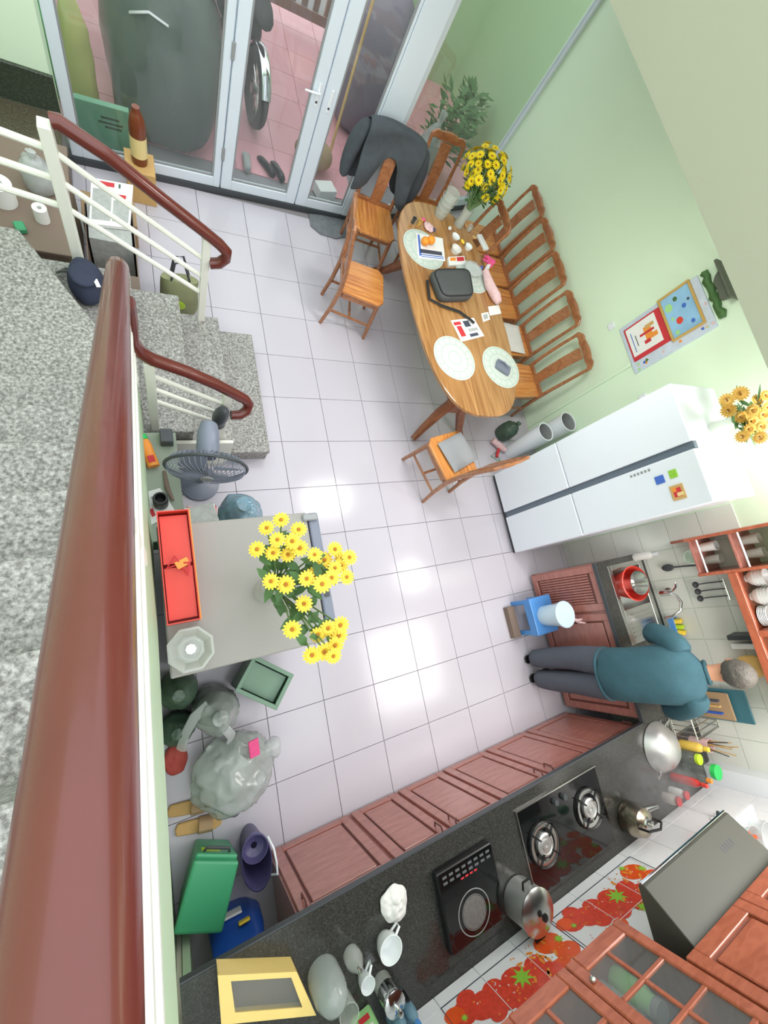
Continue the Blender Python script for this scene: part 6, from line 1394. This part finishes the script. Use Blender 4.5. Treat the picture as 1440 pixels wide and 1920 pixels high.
# face: it looks at the wall, away from the camera
b = MB().ell((2.322, PYc-.006, 1.515), (.016, .012, .02), 10, 8); obj('nose', b, G['skin'], pe, smooth=True)
for s in (1, -1):
    obj('ear', MB().ell((2.238, PYc-.006+s*.078, 1.51), (.018, .008, .03), 10, 8), G['skin'], pe, smooth=True)
    obj('eye', MB().ell((2.308, PYc-.006+s*.03, 1.54), (.008, .012, .006), 8, 6), G['black'], pe, smooth=True)
obj('mouth', MB().ell((2.306, PYc-.006, 1.472), (.006, .022, .005), 8, 6), G['redink'], pe, smooth=True)
# short grey hair
hb = MB().ell((2.212, PYc-.006, 1.542), (.086, .088, .106), 36, 24, (0, -.55, 0))
hb.v = [p if not (p.x > 2.275 and p.z < 1.585) else Vector((2.275 + (p.x-2.275)*.15, p.y, p.z)) for p in hb.v]
hb.crumple((2.212, PYc, 1.54), .004, 26, 2); obj('hair', hb, G['hair'], pe, smooth=True, sharp=80)
# jumper
J = [((2.005, PYc, .775), .185, .135, .0), ((2.005, PYc, .80), .192, .142, .0), ((2.01, PYc, .90), .192, .145, .05), ((2.03, PYc, 1.0), .188, .138, .15), ((2.065, PYc, 1.12), .195, .135, .25), ((2.10, PYc, 1.22), .205, .128, .32), ((2.13, PYc, 1.29), .195, .112, .38), ((2.155, PYc, 1.335), .15, .088, .42), ((2.172, PYc, 1.362), .085, .07, .45), ((2.18, PYc, 1.378), .066, .062, .45)]
jb_ = MB().loft([ring(c, a, b_, 32, t) for c, a, b_, t in J]).wobble(.014, 9, 2).crumple((2.06, PYc, 1.08), .006, 8, 4)
obj('jumper', jb_, G['teal'], pe, smooth=True, sub=1, sharp=80)
obj('collar', MB().tube(ring((2.183, PYc, 1.380), .068, .064, 24, .45), .012, 8, closed=True), G['teal'], pe, smooth=True)
obj('jumper_hem', MB().tube(ring((2.005, PYc, .782), .187, .138, 24, 0), .012, 8, closed=True), G['teal'], pe, smooth=True)
for s in (1, -1):
    P = [(2.115, PYc+s*.12, 1.30), (2.13, PYc+s*.19, 1.275), (2.16, PYc+s*.245, 1.19), (2.19 if s > 0 else 2.17, PYc+s*(.275 if s > 0 else .295), 1.10 if s > 0 else 1.04), (2.26, PYc+s*.23, 1.04), (2.335, PYc+s*.185, 1.0)]
    sl = MB().tube(P, [.085, .085, .078, .072, .06, .05], 16).wobble(.012, 13, 5+s); obj('sleeve', sl, G['teal'], pe, smooth=True, sub=1, sharp=80)
# trousers: waist ring then two legs
for s in (1, -1):
    L_ = [((2.01, PYc+s*.080, .86), .105, .125), ((2.012, PYc+s*.090, .76), .108, .125), ((2.025, PYc+s*.096, .60), .102, .112), ((2.03, PYc+s*.098, .45), .094, .10), ((2.015, PYc+s*.096, .25), .088, .095), ((2.0, PYc+s*.092, .10), .080, .088), ((1.995, PYc+s*.090, .045), .076, .085)]
    tr = MB().loft([ring(c, a, b_, 20) for c, a, b_ in L_]).wobble(.010, 11, 3+s); obj('trouser_leg', tr, G['navy'], pe, smooth=True, sub=1, sharp=80)
    sole = [Vector((1.925+.27*u, PYc+s*.085+v, 0)) for u, v in ((0, .02), (.1, .038), (.4, .036), (.75, .046), (.95, .03), (1, 0), (.95, -.03), (.75, -.044), (.4, -.034), (.1, -.036), (0, -.02))]
    obj('slipper_sole', MB().slab([(p.x, p.y, .001) for p in sole], (0, 0, .018)), G['black'], pe, bevel=.003)
# ================================================================= STEAM rising by the kettle
sm = bpy.data.materials.new('steam'); sm.use_nodes = True; nt = sm.node_tree; nt.nodes.clear()
out = nt.nodes.new('ShaderNodeOutputMaterial'); pv = nt.nodes.new('ShaderNodeVolumeScatter'); pv.inputs['Color'].default_value = (1, 1, 1, 1); pv.inputs['Anisotropy'].default_value = .2
tc = nt.nodes.new('ShaderNodeTexCoord'); nz = nt.nodes.new('ShaderNodeTexNoise'); nz.inputs['Scale'].default_value = 7; nz.inputs['Detail'].default_value = 3
ln = nt.nodes.new('ShaderNodeVectorMath'); ln.operation = 'LENGTH'; mp = nt.nodes.new('ShaderNodeMapping')
mp.inputs['Location'].default_value = (0, 0, -.22/.22); mp.inputs['Scale'].default_value = (1/.27, 1/.18, 1/.22)
nt.links.new(tc.outputs['Object'], mp.inputs['Vector']); nt.links.new(mp.outputs[0], ln.inputs[0]); nt.links.new(tc.outputs['Object'], nz.inputs['Vector'])
fo = nt.nodes.new('ShaderNodeMapRange'); fo.inputs['From Min'].default_value = 1; fo.inputs['From Max'].default_value = .1; fo.inputs['To Min'].default_value = 0; fo.inputs['To Max'].default_value = 1
nt.links.new(ln.outputs['Value'], fo.inputs['Value'])
nr = nt.nodes.new('ShaderNodeMapRange'); nr.inputs['From Min'].default_value = .38; nr.inputs['From Max'].default_value = .68; nt.links.new(nz.outputs['Fac'], nr.inputs['Value'])
m1 = nt.nodes.new('ShaderNodeMath'); m1.operation = 'MULTIPLY'; nt.links.new(fo.outputs[0], m1.inputs[0]); nt.links.new(nr.outputs[0], m1.inputs[1])
m2 = nt.nodes.new('ShaderNodeMath'); m2.operation = 'MULTIPLY'; m2.inputs[1].default_value = 16.0; nt.links.new(m1.outputs[0], m2.inputs[0]); nt.links.new(m2.outputs[0], pv.inputs['Density'])
nt.links.new(pv.outputs[0], out.inputs['Volume'])
so_ = obj('steam', MB().ell((1.80, -2.52, 1.06), (.27, .18, .22), 20, 12), sm); so_['kind'] = 'stuff'; so_['label'] = 'thin white steam drifting over the worktop beside the kettle'; so_['category'] = 'steam'
